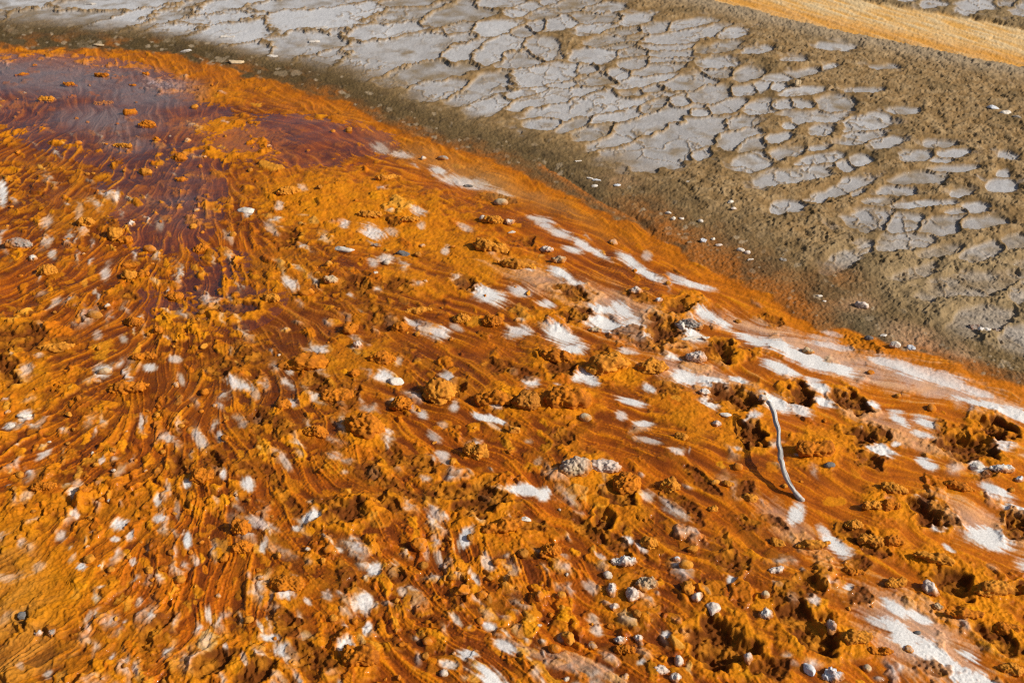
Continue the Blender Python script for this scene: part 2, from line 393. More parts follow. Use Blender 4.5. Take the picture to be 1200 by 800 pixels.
Zm += (1 - rough_here) * (1 - .8 * white) * (.0026 * ST1 + .0048 * ST2) * (1 - .45 * smooth_r) * (1 - .55 * ss(.4, .9, wl))
Zm += .0009 * nfine * (.4 + rough_here)
# edge rim of the mat: granular
edge = np.exp(-(np.maximum(dM, 0) / 26) ** 2)
Zm += edge * (.0026 * crumb + .002 * knob)

# ------------------------------------------------------------------ FLAT: terraces
PANS = [(372,24,78,13,-6),(355,6,75,6,-4),(352,54,52,15,-10),(452,37,43,9,-6),(470,60,67,15,-8),(378,70,26,10,-12),(470,20,40,8,-8),(528,19,36,9,-14),(540,64,30,10,-20),(510,80,36,10,-12),
(577,60,26,10,-14),(580,36,22,6,-8),(535,36,16,5,-10),(582,4,22,5,-4),(478,6,24,5,-5),(572,104,28,9,-14),(520,106,26,6,-6),(580,124,22,6,-20),
(60,20,76,13,-6),(150,27,60,9,-14),(196,19,60,8,-16),(262,8,52,8,-8),(255,23,50,7,-8),(275,38,60,11,-5),(110,8,80,8,-5),(10,8,50,8,-3),(215,36,40,7,-8),(300,60,40,9,-4),
(644,5,14,3.5,-3),(662,11,29,7,-10),(622,10,13,4,-12),(606,17,10,3,-5),(658,28,20,6,-8),(631,31,10,5,-10),(612,38,10,5,0),(699,24,25,5.5,3),(700,34,20,5.5,-3),(742,25,17,6,-10),(771,34,15,5,0),
(707,11,18,4,-4),(730,40,16,4,-3),(720,49,25,5.5,-10),(636,60,17,8,5),(692,67,21,8,-8),(722,56,16,4,-10),(610,70,19,9,0),(805,44,39,8,-12),(807,32,26,5,-10),(842,57,29,6,-8),(858,40,18,6,-8),
(782,56,25,5,-2),(786,65,25,5,0),(742,65,16,6,-8),(745,75,15,7,0),(772,83,23,6,-10),(782,73,22,4,-4),(638,92,40,9,-8),(686,84,10,5,0),(696,97,21,7,-4),(725,89,12,5,-5),(750,98,29,7,-10),
(660,115,44,8,-10),(695,124,62,11,-12),(735,112,22,6,-5),(725,139,32,6.5,-14),(762,146,50,12,-18),(637,147,19,5,0),(674,147,18,5,-14),(702,155,21,8,-10),(793,168,56,20,-14),(858,166,33,10,-14),
(822,183,11,6,-20),(883,170,19,7,-14),(762,106,14,5,-4),(808,97,27,7,-12),(832,113,25,7,-12),(798,122,13,6,-10),(820,135,12,5,0),(850,129,21,6,-12),(843,75,17,6,0),(878,89,13,6,-10),(873,108,13,5,0),
(895,106,11,6,0),(870,146,19,7,-8),(764,127,15,5,-14),(840,87,15,5,0),(893,129,21,6,-4),(884,191,19,8,-8),(616,112,24,5,-12),(660,102,18,4,-4),
(980,58,20,4,3),(945,86,17,4.5,-8),(972,80,11,3,-8),(911,94,15,3.5,0),(1037,80,18,4,3),(905,106,12,5,-15),(938,110,19,4,-5),(979,123,21,8.5,-4),(914,127,16,4.5,-3),(941,125,12,4,0),(955,140,33,6.5,-2),
(1017,147,23,8.5,-5),(961,155,15,7,-5),(924,150,10,4,0),(1012,163,25,6.5,-12),(1039,169,14,5.5,-10),(910,164,17,6,-10),(1104,170,19,5.5,-3),(1075,185,15,6.5,0),(1115,183,17,4.5,-2),(1180,184,12,5,10),
(920,182,23,6.5,-14),(954,177,13,4,0),(958,191,23,7,-6),(1008,192,10,5,0),(938,206,43,8.5,-10),(988,197,13,5,15),(985,222,42,10,-14),(1080,211,35,7,-8),(1118,201,29,4,-4),(1102,191,13,3.5,0),
(1052,226,27,6,0),(1030,239,19,4.5,-3),(1080,242,31,4.5,-4),(1173,220,17,9,0),(1175,206,10,5,0),(1125,229,13,3.5,-4),(1013,260,25,12.5,0),(1102,266,23,11.5,-5),(1062,265,20,9,-10),(1155,263,31,7.5,-6),
(1140,246,17,4.5,0),(1118,251,15,4,-8),(1060,286,35,8.5,-6),(1100,297,21,7,-10),(927,245,19,6.5,-5),(1005,228,13,4,-15),(1190,285,20,11,-15),(1150,298,30,9,-20),(992,306,28,8,-25),(1140,335,60,14,-8),
(1205,345,24,13,-15),(1150,378,46,16,-10),(1075,322,30,8,-18),(1200,400,30,16,-10),(930,72,14,3,0),(1010,108,20,3,0),(1060,132,14,4,0),(890,60,16,4,-6),
(1140,8,24,9,-10),(1092,7,16,5,-5),(1180,4,16,6,0),(1060,0,14,4,0),(1215,12,30,10,-5),(1110,-8,30,8,0),(1230,-10,40,10,0)]
# more of the same cells beyond the frame
for k in range(150):
    a = rng.uniform(1225, 1700) if k % 2 else rng.uniform(-500, -10)
    b = rng.uniform(60, 420) if k % 2 else rng.uniform(-20, 22)
    PANS.append((a, b, rng.uniform(18, 40), rng.uniform(5, 9), -8))
for k in range(170):
    b = rng.uniform(-120, -12); PANS.append((rng.uniform(-300, 900), b, rng.uniform(16, 46), rng.uniform(3, 6), -5))
F1 = np.full(X.shape, 9, f32); F2 = F1.copy(); PID = np.zeros(X.shape, f32)
for (cx, cy, rx, ry, dg) in PANS:
    q = ell(cx, cy, rx * 1.02, ry * 1.05, dg, 2.6, .08)
    if q is None: continue
    w, r, a, b = q
    a = a + .24 * BX[w] + .20 * DX_[w] + .05 * WX[w]; b = b + .24 * BY[w] + .28 * DY_[w] + .07 * WY[w]
    r = np.maximum(np.abs(a) ** 2.6 + np.abs(b) ** 2.6, 1e-6) ** (1 / 2.6) + 0 * r
    f1, f2 = F1[w], F2[w]
    m = r < f1
    F2[w] = np.where(m, f1, np.minimum(f2, r)); F1[w] = np.where(m, r, f1); PID[w] = np.where(m, rng.random(), PID[w])
gap = F2 - F1
wv = .10 * n8 + .12 * WX * .5
TT = np.interp(PXc, [-500, 250, 500, 800, 930, 3000], [2.3, 2.3, 2.0, 1.75, 1.36, 1.32])[None, :] + .45 * n30 + .35 * n15 - .22 * ss(110, 160, PY) * ss(500, 700, PX) - .22 * ss(110, 80, PY) * ss(560, 640, PX) + .18 * BX
pan = ss(1.0, .84, (F1 + wv + .08 * WY) / TT) * ss(.06, .24, gap + .08 * WY + .03)
pan = np.maximum(pan, .7 * ss(.15, .5, fbm(X + .5 * Y, Y, .13, 3, 79) + .25 * n30 + .15 * WX) * ss(2.2, 1.4, F1) * ss(.05, .24, gap))
rug = ridged(X + .02 * WX, Y + .02 * WY, .055, 3, 71)
rope = ridged(X * .8 + .015 * WX, Y * 1.5 + .015 * WX, .035, 2, 72)
far_out = ss(1.0, 1.5, F1 / TT)
clot = ridged(X + .03 * WX, Y * .8 + .03 * WY, .10, 3, 70)
Zf = (1 - pan) * (.0085 + .005 * rug + .0012 * crumb + .0015 * knob + .003 * clot) + far_out * (.003 * rug + .006 * rope + .005 * clot) + pan * (.003 + .006 * (PID - .5) + .0012 * fbm(X, Y, .02, 2, 73) + .0006 * nfine)
Zf += .02 * n30 * .35
k2a, k2b, k2i = worley(X + .05 * DX_ + .02 * WX, Y * .62 + .05 * DY_ + .012 * WY, .13, 76)
sub = ss(.09, .02, k2b - k2a + .03 * WX) * ss(-.25, .15, fbm(X, Y, .5, 2, 80) + .15 * n15 + .25 * ss(500, 650, PX) - .15)
Zf += pan * sub * .004
# roughened pans in the near right corner
wornp = ss(255, 320, PY) * ss(900, 1000, PX)
scal = ridged(X * 1.0 + .5 * Y + .02 * WX, Y * 1.2 + .02 * WY, .05, 3, 74) + .5 * fbm(X, Y, .12, 2, 78)
Zf += wornp * .007 * np.clip(scal, -.3, 1)
# BANK
dB = -dM
mo = ss(-12, 10, dM)
bw = np.interp(PXc, [-500, 0, 150, 300, 450, 600, 700, 800, 900, 1000, 1100, 1200, 2000], [34, 30, 24, 26, 40, 40, 52, 62, 66, 60, 40, 30, 30])[None, :].astype(f32)
nearbank = ss(1.5, .6, (dB + 9 * n8 + 16 * n15 * ss(300, 600, PX) + 8 * n15) / bw)
g3a, g3b, g3i = worley(X + .004 * WX, Y * .85, .010, 75)
gran = np.clip(1 - 1.2 * g3a, 0, 1) * (.3 + g3i)
clod = np.zeros_like(X)
Zb = .005 * n15 + .0042 * gran + .002 * knob + .0025 * rug + .002 * rope + .001
pan = pan * (1 - nearbank * .92)
Zg = mix(Zf, Zb, np.clip(nearbank, 0, 1))
for _ in range(1500):
    px = rng.uniform(-200, 1500); py = np.interp(px, MATB[:, 0], MATB[:, 1]) - abs(rng.normal(0, 1)) * np.interp(px, [0, 600, 900, 1300], [18, 40, 60, 40]) + 3
    sz_ = float(np.clip(rng.lognormal(.95, .45), 1.4, 8))
    q = ell(px, py, sz_, sz_ * (.35 + .5 * sinth(py)), rng.uniform(-20, 30), 1.7, .45)
    if q is None: continue
    w, r, a, b = q
    Zb[w] = np.maximum(Zb[w], Zb[w] * .6 + sz_ * mpp(py) * .42 * np.clip((1.05 - r) / .5, 0, 1) ** .7)
    clod[w] = mix(clod[w], rng.normal(0, .6), ss(1.1, .8, r))
# second runoff
fs = perlin((X + .6 * Y) / .05, (Y * 1.0 - .3 * X) / .25, 77)
Zfar = .003 * crumb + .004 * rug + .004 * fs - .004
Zg = mix(Zg, Zfar, FAR)
# little scarp where a side channel leaves the mat
SC = np.array([(640, 196), (660, 207), (680, 220), (700, 234), (722, 245), (745, 256), (764, 272)])
w = window(705, 235, 90, 60)
d = np.full(PX[w].shape, 99, f32)
side = np.zeros(PX[w].shape, f32)
for (a, b) in zip(SC[:-1], SC[1:]):
    v = b - a; t = np.clip(((PX[w] - a[0]) * v[0] + (PY[w] - a[1]) * v[1]) / (v @ v), 0, 1)
    ex, ey = PX[w] - a[0] - t * v[0], PY[w] - a[1] - t * v[1]
    dd = np.hypot(ex, ey) + 1.5 * WX[w]; sg = np.sign(v[0] * ey - v[1] * ex)
    m = dd < d; d = np.where(m, dd, d); side = np.where(m, sg, side)
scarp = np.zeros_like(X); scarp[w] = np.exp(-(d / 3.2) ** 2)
sc2 = np.zeros_like(X); sc2[w] = np.exp(-(d / 9) ** 2) * np.clip(side, 0, 1)

Zm = .012 * n30 + (Zm - .012 * n30) * .86
HZ = mix(Zg, Zm - .004, mo)
HZ = HZ - .014 * scarp * (.5 + .5 * M)
HZ = (HZ * fine).astype(f32)
# nearly level slope to the horizon
print('relief', round(time.time() - T0, 1))

# ------------------------------------------------------------------ mineral and bacterial colours, some shade and sheen painted in (albedo)
n1m = fbm(X, Y, .9, 2, 81); nsp = perlin(X / .004, Y / .004, 82); ncol = fbm(X, Y, .06, 3, 83)
ONE = np.ones(X.shape + (3,), f32)
leftdark = .85 * np.exp(-((PX - 130) / 230) ** 2 - ((PY - 190) / 120) ** 2)
leftdark = np.maximum(leftdark, .85 * np.exp(-((PX - 330) / 260) ** 2 - ((PY - 400) / 130) ** 2))
amber = ss(-80, 260, (PX - 600) * .5 - (PY - 420) * .45 + 70 * n1m)
base = ONE * np.array((.45, .100, .002), f32)
base = mixc(base, (.57, .165, .003), np.clip(.22 + amber * .6 + .5 * ncol, 0, 1))
base = mixc(base, (.215, .068, .020), np.clip(leftdark * .85 + .15 * n15, 0, 1))
fil = np.clip(.5 - 1.15 * ST2 - .75 * ST1 - .3 * ncol, 0, 1)
base = mixc(base, (.11, .025, .004), fil * (.92 - .45 * amber))
lite = np.clip(1.2 * ST2 + .8 * ST1 - .15, 0, 1)
base = mixc(base, (.62, .27, .030), lite * (.55 + .15 * amber))
thread = strand * ss(.1, .6, .5 + 1.2 * clump - .8 * amber + .5 * n15)
base = mixc(base, (.085, .022, .005), np.clip(thread, 0, 1) * .75)
base = mixc(base, (.15, .035, .006), busy * np.clip(-wrin * .9 + .15 - .8 * flake - .6 * chip, 0, 1) * .75)  # darker folds between flakes: rust film plus shadow contrast put into the colour
ochre = ONE * np.array((.64, .255, .018), f32)
ochre = mixc(ochre, (.50, .145, .008), np.clip(.5 - tone * .9 + .4 * ncol, 0, 1))
ochre = mixc(ochre, (.62, .38, .12), np.clip((tone - .45) * .8, 0, .7))
ochre = mixc(ochre, (.20, .060, .007), np.clip(.25 + .9 * nsp * .5 + .7 * ncol - .5 * wrin, 0, 1) * .75)
col = base + (ochre - base) * np.clip(cr * 1.0, 0, .95)[..., None]
bcol = ONE * np.array((.115, .032, .005), f32)
bcol = mixc(bcol, (.44, .17, .022), np.clip(knob * .9 - .28 + 1.6 * ncol + .5 * WX, 0, 1))
col = col + (bcol - col) * np.clip(brown, 0, 1)[..., None]
wcol = ONE * np.array((.68, .655, .635), f32)
wcol = mixc(wcol, (.70, .47, .19), np.clip(.80 - .95 * white + .4 * ncol, 0, 1) * (1 - .2 * smooth_r))
whc = np.clip(white, 0, 1)
col = col + (wcol - col) * whc[..., None]
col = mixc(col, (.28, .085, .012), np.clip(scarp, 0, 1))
silt_sheen = np.exp(-((PX - 60) / 120) ** 2 - ((PY - 86 - .05 * PX) / 20) ** 2)
silt_sheen = np.maximum(silt_sheen, np.exp(-((PX - 175) / 55) ** 2 - ((PY - 108) / 17) ** 2))
silt_sheen = np.maximum(silt_sheen, .9 * np.exp(-((PX - 125) / 60) ** 2 - ((PY - 140) / 16) ** 2))
silt_sheen = np.maximum(silt_sheen, .7 * np.exp(-((PX - 150) / 30) ** 2 - ((PY - 168) / 10) ** 2))
silt_sheen = np.maximum(silt_sheen, .25 * np.exp(-((PX - 215) / 60) ** 2 - ((PY - 230) / 60) ** 2))
col = mixc(col, (.285, .225, .24), np.clip(silt_sheen * 1.25 + .55 * ST2 * ss(.1, .5, silt_sheen) + .25 * n15, 0, 1) * ss(.05, .3, silt_sheen) * (1 - .9 * cr) * .9)  # grey mauve silt film, with the water's lilac sheen put into its colour
# sand-like dry corner at the left
sand = ss(1.0, .3, np.sqrt((PX - 0) ** 2 / 110 ** 2 + (PY - 730) ** 2 / 150 ** 2) + .2 * n15)
col = mixc(col, (.43, .205, .045), sand * np.clip(.42 + .5 * ST2, 0, .8))
# rim of the mat: bright rust orange, granular
rimm = np.exp(-((dM - 9) / 13) ** 2) * (.6 + .4 * n8)
col = mixc(col, (.50, .165, .014), np.clip(rimm, 0, 1) * .8)
pale_edge = np.exp(-((PX - 575) / 120) ** 2) * np.exp(-((dM - 22) / 12) ** 2)
col = mixc(col, (.42, .27, .11), np.clip(pale_edge, 0, 1) * .35)
# flat
rid = ONE * np.array((.225, .138, .058), f32)
rid = mixc(rid, (.115, .072, .028), np.clip(.2 - .9 * ncol - .8 * clot * far_out - .3 * rope, 0, 1))
rid = mixc(rid, (.30, .205, .105), np.clip(1.2 * ncol - .05 + .6 * clot * far_out + .3 * rug, 0, 1))
pc = ONE * np.array((.335, .318, .312), f32)
topl = ss(700, 250, PX) * ss(110, 20, PY)
pc = mixc(pc, (.47, .465, .475), np.clip(.9 * (PID - .4) + topl * .9 + .6 * n15, 0, 1))  # paler bluish cells at top left: part of their wet sheen is painted in
pc = mixc(pc, (.225, .175, .120), np.clip(1.3 * (.45 - PID) + 1.2 * n8 + .35 * ss(150, 330, PY) + .4 * ss(100, -50, PX), 0, 1))
pc = mixc(pc, (.30, .235, .165), wornp * .65)
rid = mixc(rid, (.27, .20, .11), wornp * .6)
inner = ss(1.05, .62, (F1 + wv) / TT) * ss(.05, .45, gap)
pc = mixc(pc, (.27, .20, .13), (1 - inner) * .55)
pc = mixc(pc, (.25, .17, .09), np.clip(sub, 0, 1) * .8)
pc = mixc(pc, (.22, .155, .085), np.clip(1.5 * (n15 * .6 + n8 * .7) - .15 - .5 * topl, 0, .75))
rid = mixc(rid, (.12, .08, .035), np.clip(1.3 * n30 + n15 - .1, 0, .6))
fc = rid + (pc - rid) * pan[..., None]
bk = ONE * np.array((.150, .098, .043), f32)
darkb = np.interp(PXc, [-500, 0, 350, 480, 620, 720, 800, 2000], [.9, .9, .85, .6, .45, .15, .05, 0])[None, :] * np.exp(-((dB - .3 * bw) / (.75 * bw)) ** 2)
bk = mixc(bk, (.072, .047, .018), np.clip(1.15 * darkb + .35 * n15, 0, 1))
dpatch = np.exp(-(((PX - 1015) / 62) ** 2 + ((PY - 378 - .32 * (PX - 1015)) / 13) ** 2) ** 2)
bk = mixc(bk, (.115, .085, .045), np.clip(dpatch, 0, 1) * .9)
pink = np.exp(-(((PX - 1090) / 55) ** 2 + ((PY - 408 - .35 * (PX - 1090)) / 20) ** 2) ** 2) + .8 * np.exp(-(((PX - 1005) / 22) ** 2 + ((PY - 358) / 8) ** 2)) + .5 * np.exp(-((PX - 730) / 30) ** 2 - ((PY - 212) / 8) ** 2)
bk = mixc(bk, (.46, .27, .15), np.clip(pink, 0, 1) * .75)
rust = ss(690, 790, PX) * ss(1010, 930, PX) * np.exp(-(np.maximum(dB, 0) / 34) ** 2)
rust = np.maximum(rust, np.exp(-((PX - 520) / 150) ** 2) * np.exp(-(dB / 9) ** 2) * .7)
rust = np.maximum(rust, .55 * np.exp(-(((PX - 1000 + 1.6 * (PY - 320)) / 55) ** 2 + ((PY - 322) / 26) ** 2)))
rust = np.maximum(rust, .8 * sc2)
tong = fbm(X * 1.0 + .6 * Y, Y * .7, .16, 3, 87)
rust = np.maximum(rust, np.exp(-(np.maximum(dB, 0) / 13) ** 2) * ss(-.05, .3, tong) * .9)
bk = mixc(bk, (.30, .095, .012), np.clip(1.2 * rust + .25 * n8 * (rust > .05), 0, 1) * .9)
bk = mixc(bk, (.085, .058, .028), np.clip(2.0 * n15 + 1.2 * n8 - .15, 0, .7))
bk = mixc(bk, (.27, .185, .090), np.clip(gran * .9 - .35 + .5 * ncol, 0, 1) * (.6 - .4 * darkb))
bk = mixc(bk, (.33, .25, .16), np.clip(clod, 0, 1) * .8)
bk = mixc(bk, (.07, .045, .022), np.clip(-clod, 0, 1) * .7)
fc = fc + (bk - fc) * np.clip(nearbank, 0, 1)[..., None]
fo = ONE * np.array((.60, .325, .085), f32)
fo = mixc(fo, (.60, .44, .24), np.clip(.2 + fs * .9 + .5 * n15 + .4 * ss(20, -30, lo), 0, 1))
fo = mixc(fo, (.55, .24, .035), np.clip(np.exp(-((lo + 9) / 8) ** 2) + .4 * ncol, 0, 1) * .7)
dedge = np.exp(-((lo - 6) / 9) ** 2)
fc = mixc(fc, (.30, .235, .16), dedge * .7)
fc = fc + (fo - fc) * FAR[..., None]
fc = mixc(fc, (.20, .14, .07), BEY * (1 - pan) * .7)
lum = (col * np.array((.25, .65, .10), f32)).sum(-1, keepdims=True)
sat = 1 + .05 * (1 - np.clip(white, 0, 1))[..., None] * (1 - np.clip(silt_sheen, 0, 1))[..., None]
col = np.maximum(lum + (col - lum) * sat, .002)
albedo = fc + (col - fc) * M[..., None]
albedo *= (1 + (.10 * nsp + .08 * ncol) * (1 - .7 * np.clip(white, 0, 1) * M))[..., None]
albedo = np.clip(albedo, .004, .85)
wet = M * np.clip(.85 - cr * .75 - brown * .75 + .1 * ST2 - .4 * edge - .6 * sand, 0.0, 1)
wet = np.maximum(wet, (.10 + .5 * topl) * pan * (1 - M))
wet = np.maximum(wet, .55 * whc * M * ss(.1, .5, smooth_r))
print('colour', round(time.time() - T0, 1))

# ------------------------------------------------------------------ scene helpers
def nodemat(name):
    m = bpy.data.materials.new(name); m.use_nodes = True
    nt = m.node_tree
    return m, nt, nt.nodes['Principled BSDF']
def sheet_material(name, bump_scale, bump_dist):
    m, nt, b = nodemat(name)
    at = nt.nodes.new('ShaderNodeAttribute'); at.attribute_name = 'mineral'
    aw = nt.nodes.new('ShaderNodeAttribute'); aw.attribute_name = 'wet'
    tc = nt.nodes.new('ShaderNodeTexCoord')
    nz = nt.nodes.new('ShaderNodeTexNoise'); nz.inputs['Scale'].default_value = bump_scale; nz.inputs['Detail'].default_value = 6; nz.inputs['Roughness'].default_value = .65
    nt.links.new(tc.outputs['Object'], nz.inputs['Vector'])
    mp = nt.nodes.new('ShaderNodeMapRange'); mp.inputs[1].default_value = .3; mp.inputs[2].default_value = .7; mp.inputs[3].default_value = .80; mp.inputs[4].default_value = 1.18
    nt.links.new(nz.outputs['Fac'], mp.inputs[0])
    mu = nt.nodes.new('ShaderNodeVectorMath'); mu.operation = 'SCALE'
    nt.links.new(at.outputs['Color'], mu.inputs[0]); nt.links.new(mp.outputs[0], mu.inputs['Scale'])
    nt.links.new(mu.outputs[0], b.inputs['Base Color'])
    ro = nt.nodes.new('ShaderNodeMapRange'); ro.inputs[3].default_value = .85; ro.inputs[4].default_value = .34
    nt.links.new(aw.outputs['Fac'], ro.inputs[0]); nt.links.new(ro.outputs[0], b.inputs['Roughness'])
    bp = nt.nodes.new('ShaderNodeBump'); bp.inputs['Strength'].default_value = .6; bp.inputs['Distance'].default_value = bump_dist
    nt.links.new(nz.outputs['Fac'], bp.inputs['Height']); nt.links.new(bp.outputs[0], b.inputs['Normal'])
    cw_ = nt.nodes.new('ShaderNodeMath'); cw_.operation = 'MULTIPLY'; cw_.inputs[1].default_value = .24
    nt.links.new(aw.outputs['Fac'], cw_.inputs[0]); nt.links.new(cw_.outputs[0], b.inputs['Coat Weight'])
    b.inputs['Coat Roughness'].default_value = .07; b.inputs['Coat IOR'].default_value = 1.33
    b.inputs['Specular IOR Level'].default_value = .09
    return m

def build_mesh(name, verts, quads, smooth=True):
    me = bpy.data.meshes.new(name)
    me.vertices.add(len(verts)); me.vertices.foreach_set('co', np.ascontiguousarray(verts, f32).ravel())
    nq = len(quads)
    me.loops.add(nq * 4); me.loops.foreach_set('vertex_index', np.ascontiguousarray(quads, np.int32).ravel())
    me.polygons.add(nq); me.polygons.foreach_set('loop_start', np.arange(0, nq * 4, 4, dtype=np.int32))
    me.polygons.foreach_set('loop_total', np.full(nq, 4, np.int32))
    if smooth: me.polygons.foreach_set('use_smooth', np.ones(nq, bool))
    me.update(calc_edges=True)
    return me

P = np.stack([X, Y, HZ], -1).reshape(-1, 3)
A4 = np.concatenate([albedo, np.ones(X.shape + (1,), f32)], -1).reshape(-1, 4).astype(f32)
WT = wet.reshape(-1).astype(f32)
idx = np.arange(NR * NC, dtype=np.int32).reshape(NR, NC)
Q = np.stack([idx[1:, :-1], idx[1:, 1:], idx[:-1, 1:], idx[:-1, :-1]], -1).reshape(-1, 4)
def qf(F): return (F[1:, :-1].reshape(-1) + F[:-1, 1:].reshape(-1)) * .5
qM, qFar, qB = qf(dM), qf(FAR), qf(nearbank * (1 - FAR))
reg = np.where(qM > 0, 0, np.where(qFar > .5, 3, np.where(qB > .5, 1, 2)))
def sheet(k, name, label, cat, m):
    q = Q[reg == k]
    used = np.zeros(NR * NC, bool); used[q.ravel()] = True
    new = np.cumsum(used).astype(np.int32) - 1
    me = build_mesh(name, P[used], new[q])
    ca = me.attributes.new('mineral', 'FLOAT_COLOR', 'POINT'); ca.data.foreach_set('color', A4[used].ravel())
    wa = me.attributes.new('wet', 'FLOAT', 'POINT'); wa.data.foreach_set('value', WT[used])
    me.materials.append(m)
    o = bpy.data.objects.new(name, me); C.objects.link(o)
    o['kind'] = 'structure'; o['label'] = label; o['category'] = cat
    return o
sheet(0, 'bacterial_mat', 'wet orange and rust brown bacterial mat with streaks, hollows and white bare patches', 'ground', sheet_material('orange_mat', 260, .0013))
sheet(1, 'mud_bank', 'dark olive and tan granular mud bank along the edge of the orange mat', 'ground', sheet_material('bank_mud', 240, .003))
sheet(2, 'ground', 'pale grey terraced sinter flat with brown ridges between its cells', 'ground', sheet_material('terraced_sinter', 220, .0012))
sheet(3, 'runoff_channel', 'flat light orange runoff band crossing the top right corner', 'ground', sheet_material('runoff_orange', 200, .002))
del Q, A4
print('sheets', round(time.time() - T0, 1))

# ------------------------------------------------------------------ shallow water over the upper left of the mat
WATERZ = (-.006 + .012 * n30 * .85 + .0150 * wl - .004 * (1 - wl)) * fine + .0006 * ST2 + .0005 * perlin(X / .03, Y / .018, 91) + .0001 * ST1
on = (wl > .30) & (dM > 6) & (WATERZ > HZ - .004)
# keep whole neighbourhoods so the film has a clean edge under the lumps
qa = on[1:, :-1] | on[1:, 1:] | on[:-1, 1:] | on[:-1, :-1]
Qw = np.stack([idx[1:, :-1], idx[1:, 1:], idx[:-1, 1:], idx[:-1, :-1]], -1)[qa]
used = np.zeros(NR * NC, bool); used[Qw.ravel()] = True
new = np.cumsum(used).astype(np.int32) - 1
PW = np.stack([X, Y, WATERZ], -1).reshape(-1, 3)[used]
me = build_mesh('water', PW, new[Qw])
m, nt, b = nodemat('shallow_water')
nt.nodes.remove(b)
out = nt.nodes['Material Output']
tr = nt.nodes.new('ShaderNodeBsdfTransparent'); tr.inputs[0].default_value = (.92, .85, .78, 1)
gl = nt.nodes.new('ShaderNodeBsdfGlossy'); gl.inputs['Roughness'].default_value = .07
geo = nt.nodes.new('ShaderNodeNewGeometry')
def math_(op, a, b=None):
    n = nt.nodes.new('ShaderNodeMath'); n.operation = op
    for i, v in enumerate((a, b)):
        if v is None: continue
        if isinstance(v, (int, float)): n.inputs[i].default_value = v
        else: nt.links.new(v, n.inputs[i])
    return n.outputs[0]
dt = nt.nodes.new('ShaderNodeVectorMath'); dt.operation = 'DOT_PRODUCT'
nt.links.new(geo.outputs['Normal'], dt.inputs[0]); nt.links.new(geo.outputs['Incoming'], dt.inputs[1])
frs = math_('ADD', math_('MULTIPLY', math_('POWER', math_('SUBTRACT', 1.0, math_('ABSOLUTE', dt.outputs['Value'])), 5.0), .86), .13)
mx = nt.nodes.new('ShaderNodeMixShader')
nt.links.new(frs, mx.inputs[0]); nt.links.new(tr.outputs[0], mx.inputs[1]); nt.links.new(gl.outputs[0], mx.inputs[2]); nt.links.new(mx.outputs[0], out.inputs[0])
me.materials.append(m)
o = bpy.data.objects.new('water', me); C.objects.link(o)
o['kind'] = 'structure'; o['label'] = 'shallow film of purplish water running over the upper left of the mat'; o['category'] = 'water'

# ------------------------------------------------------------------ stones, crust lumps and the stick
MINERAL = sheet_material('loose_mineral', 200, .0012)
_ico = {}
def ico(n):
    if n not in _ico:
        bm = bmesh.new(); bmesh.ops.create_icosphere(bm, subdivisions=n, radius=1.0)
        _ico[n] = (np.array([v.co for v in bm.verts]), np.array([[v.index for v in f.verts] for f in bm.faces])); bm.free()
    return _ico[n]
def height_at(px, py):
    i = np.clip(np.searchsorted(PYr, py), 2, NR - 3); j = np.clip(np.searchsorted(PXc, px), 2, NC - 3)
    return float(np.median(HZ[i - 2:i + 3, j - 2:j + 3]))
TONES = {'W': (.62, .565, .50), 'T': (.50, .38, .24), 'G': (.30, .27, .24), 'D': (.13, .125, .125), 'P': (.58, .46, .38), 'O': (.50, .160, .009),
         'B': (.58, .60, .64), 'R': (.40, .16, .022), 'Y': (.56, .225, .024), 'F': (.50, .46, .42)}
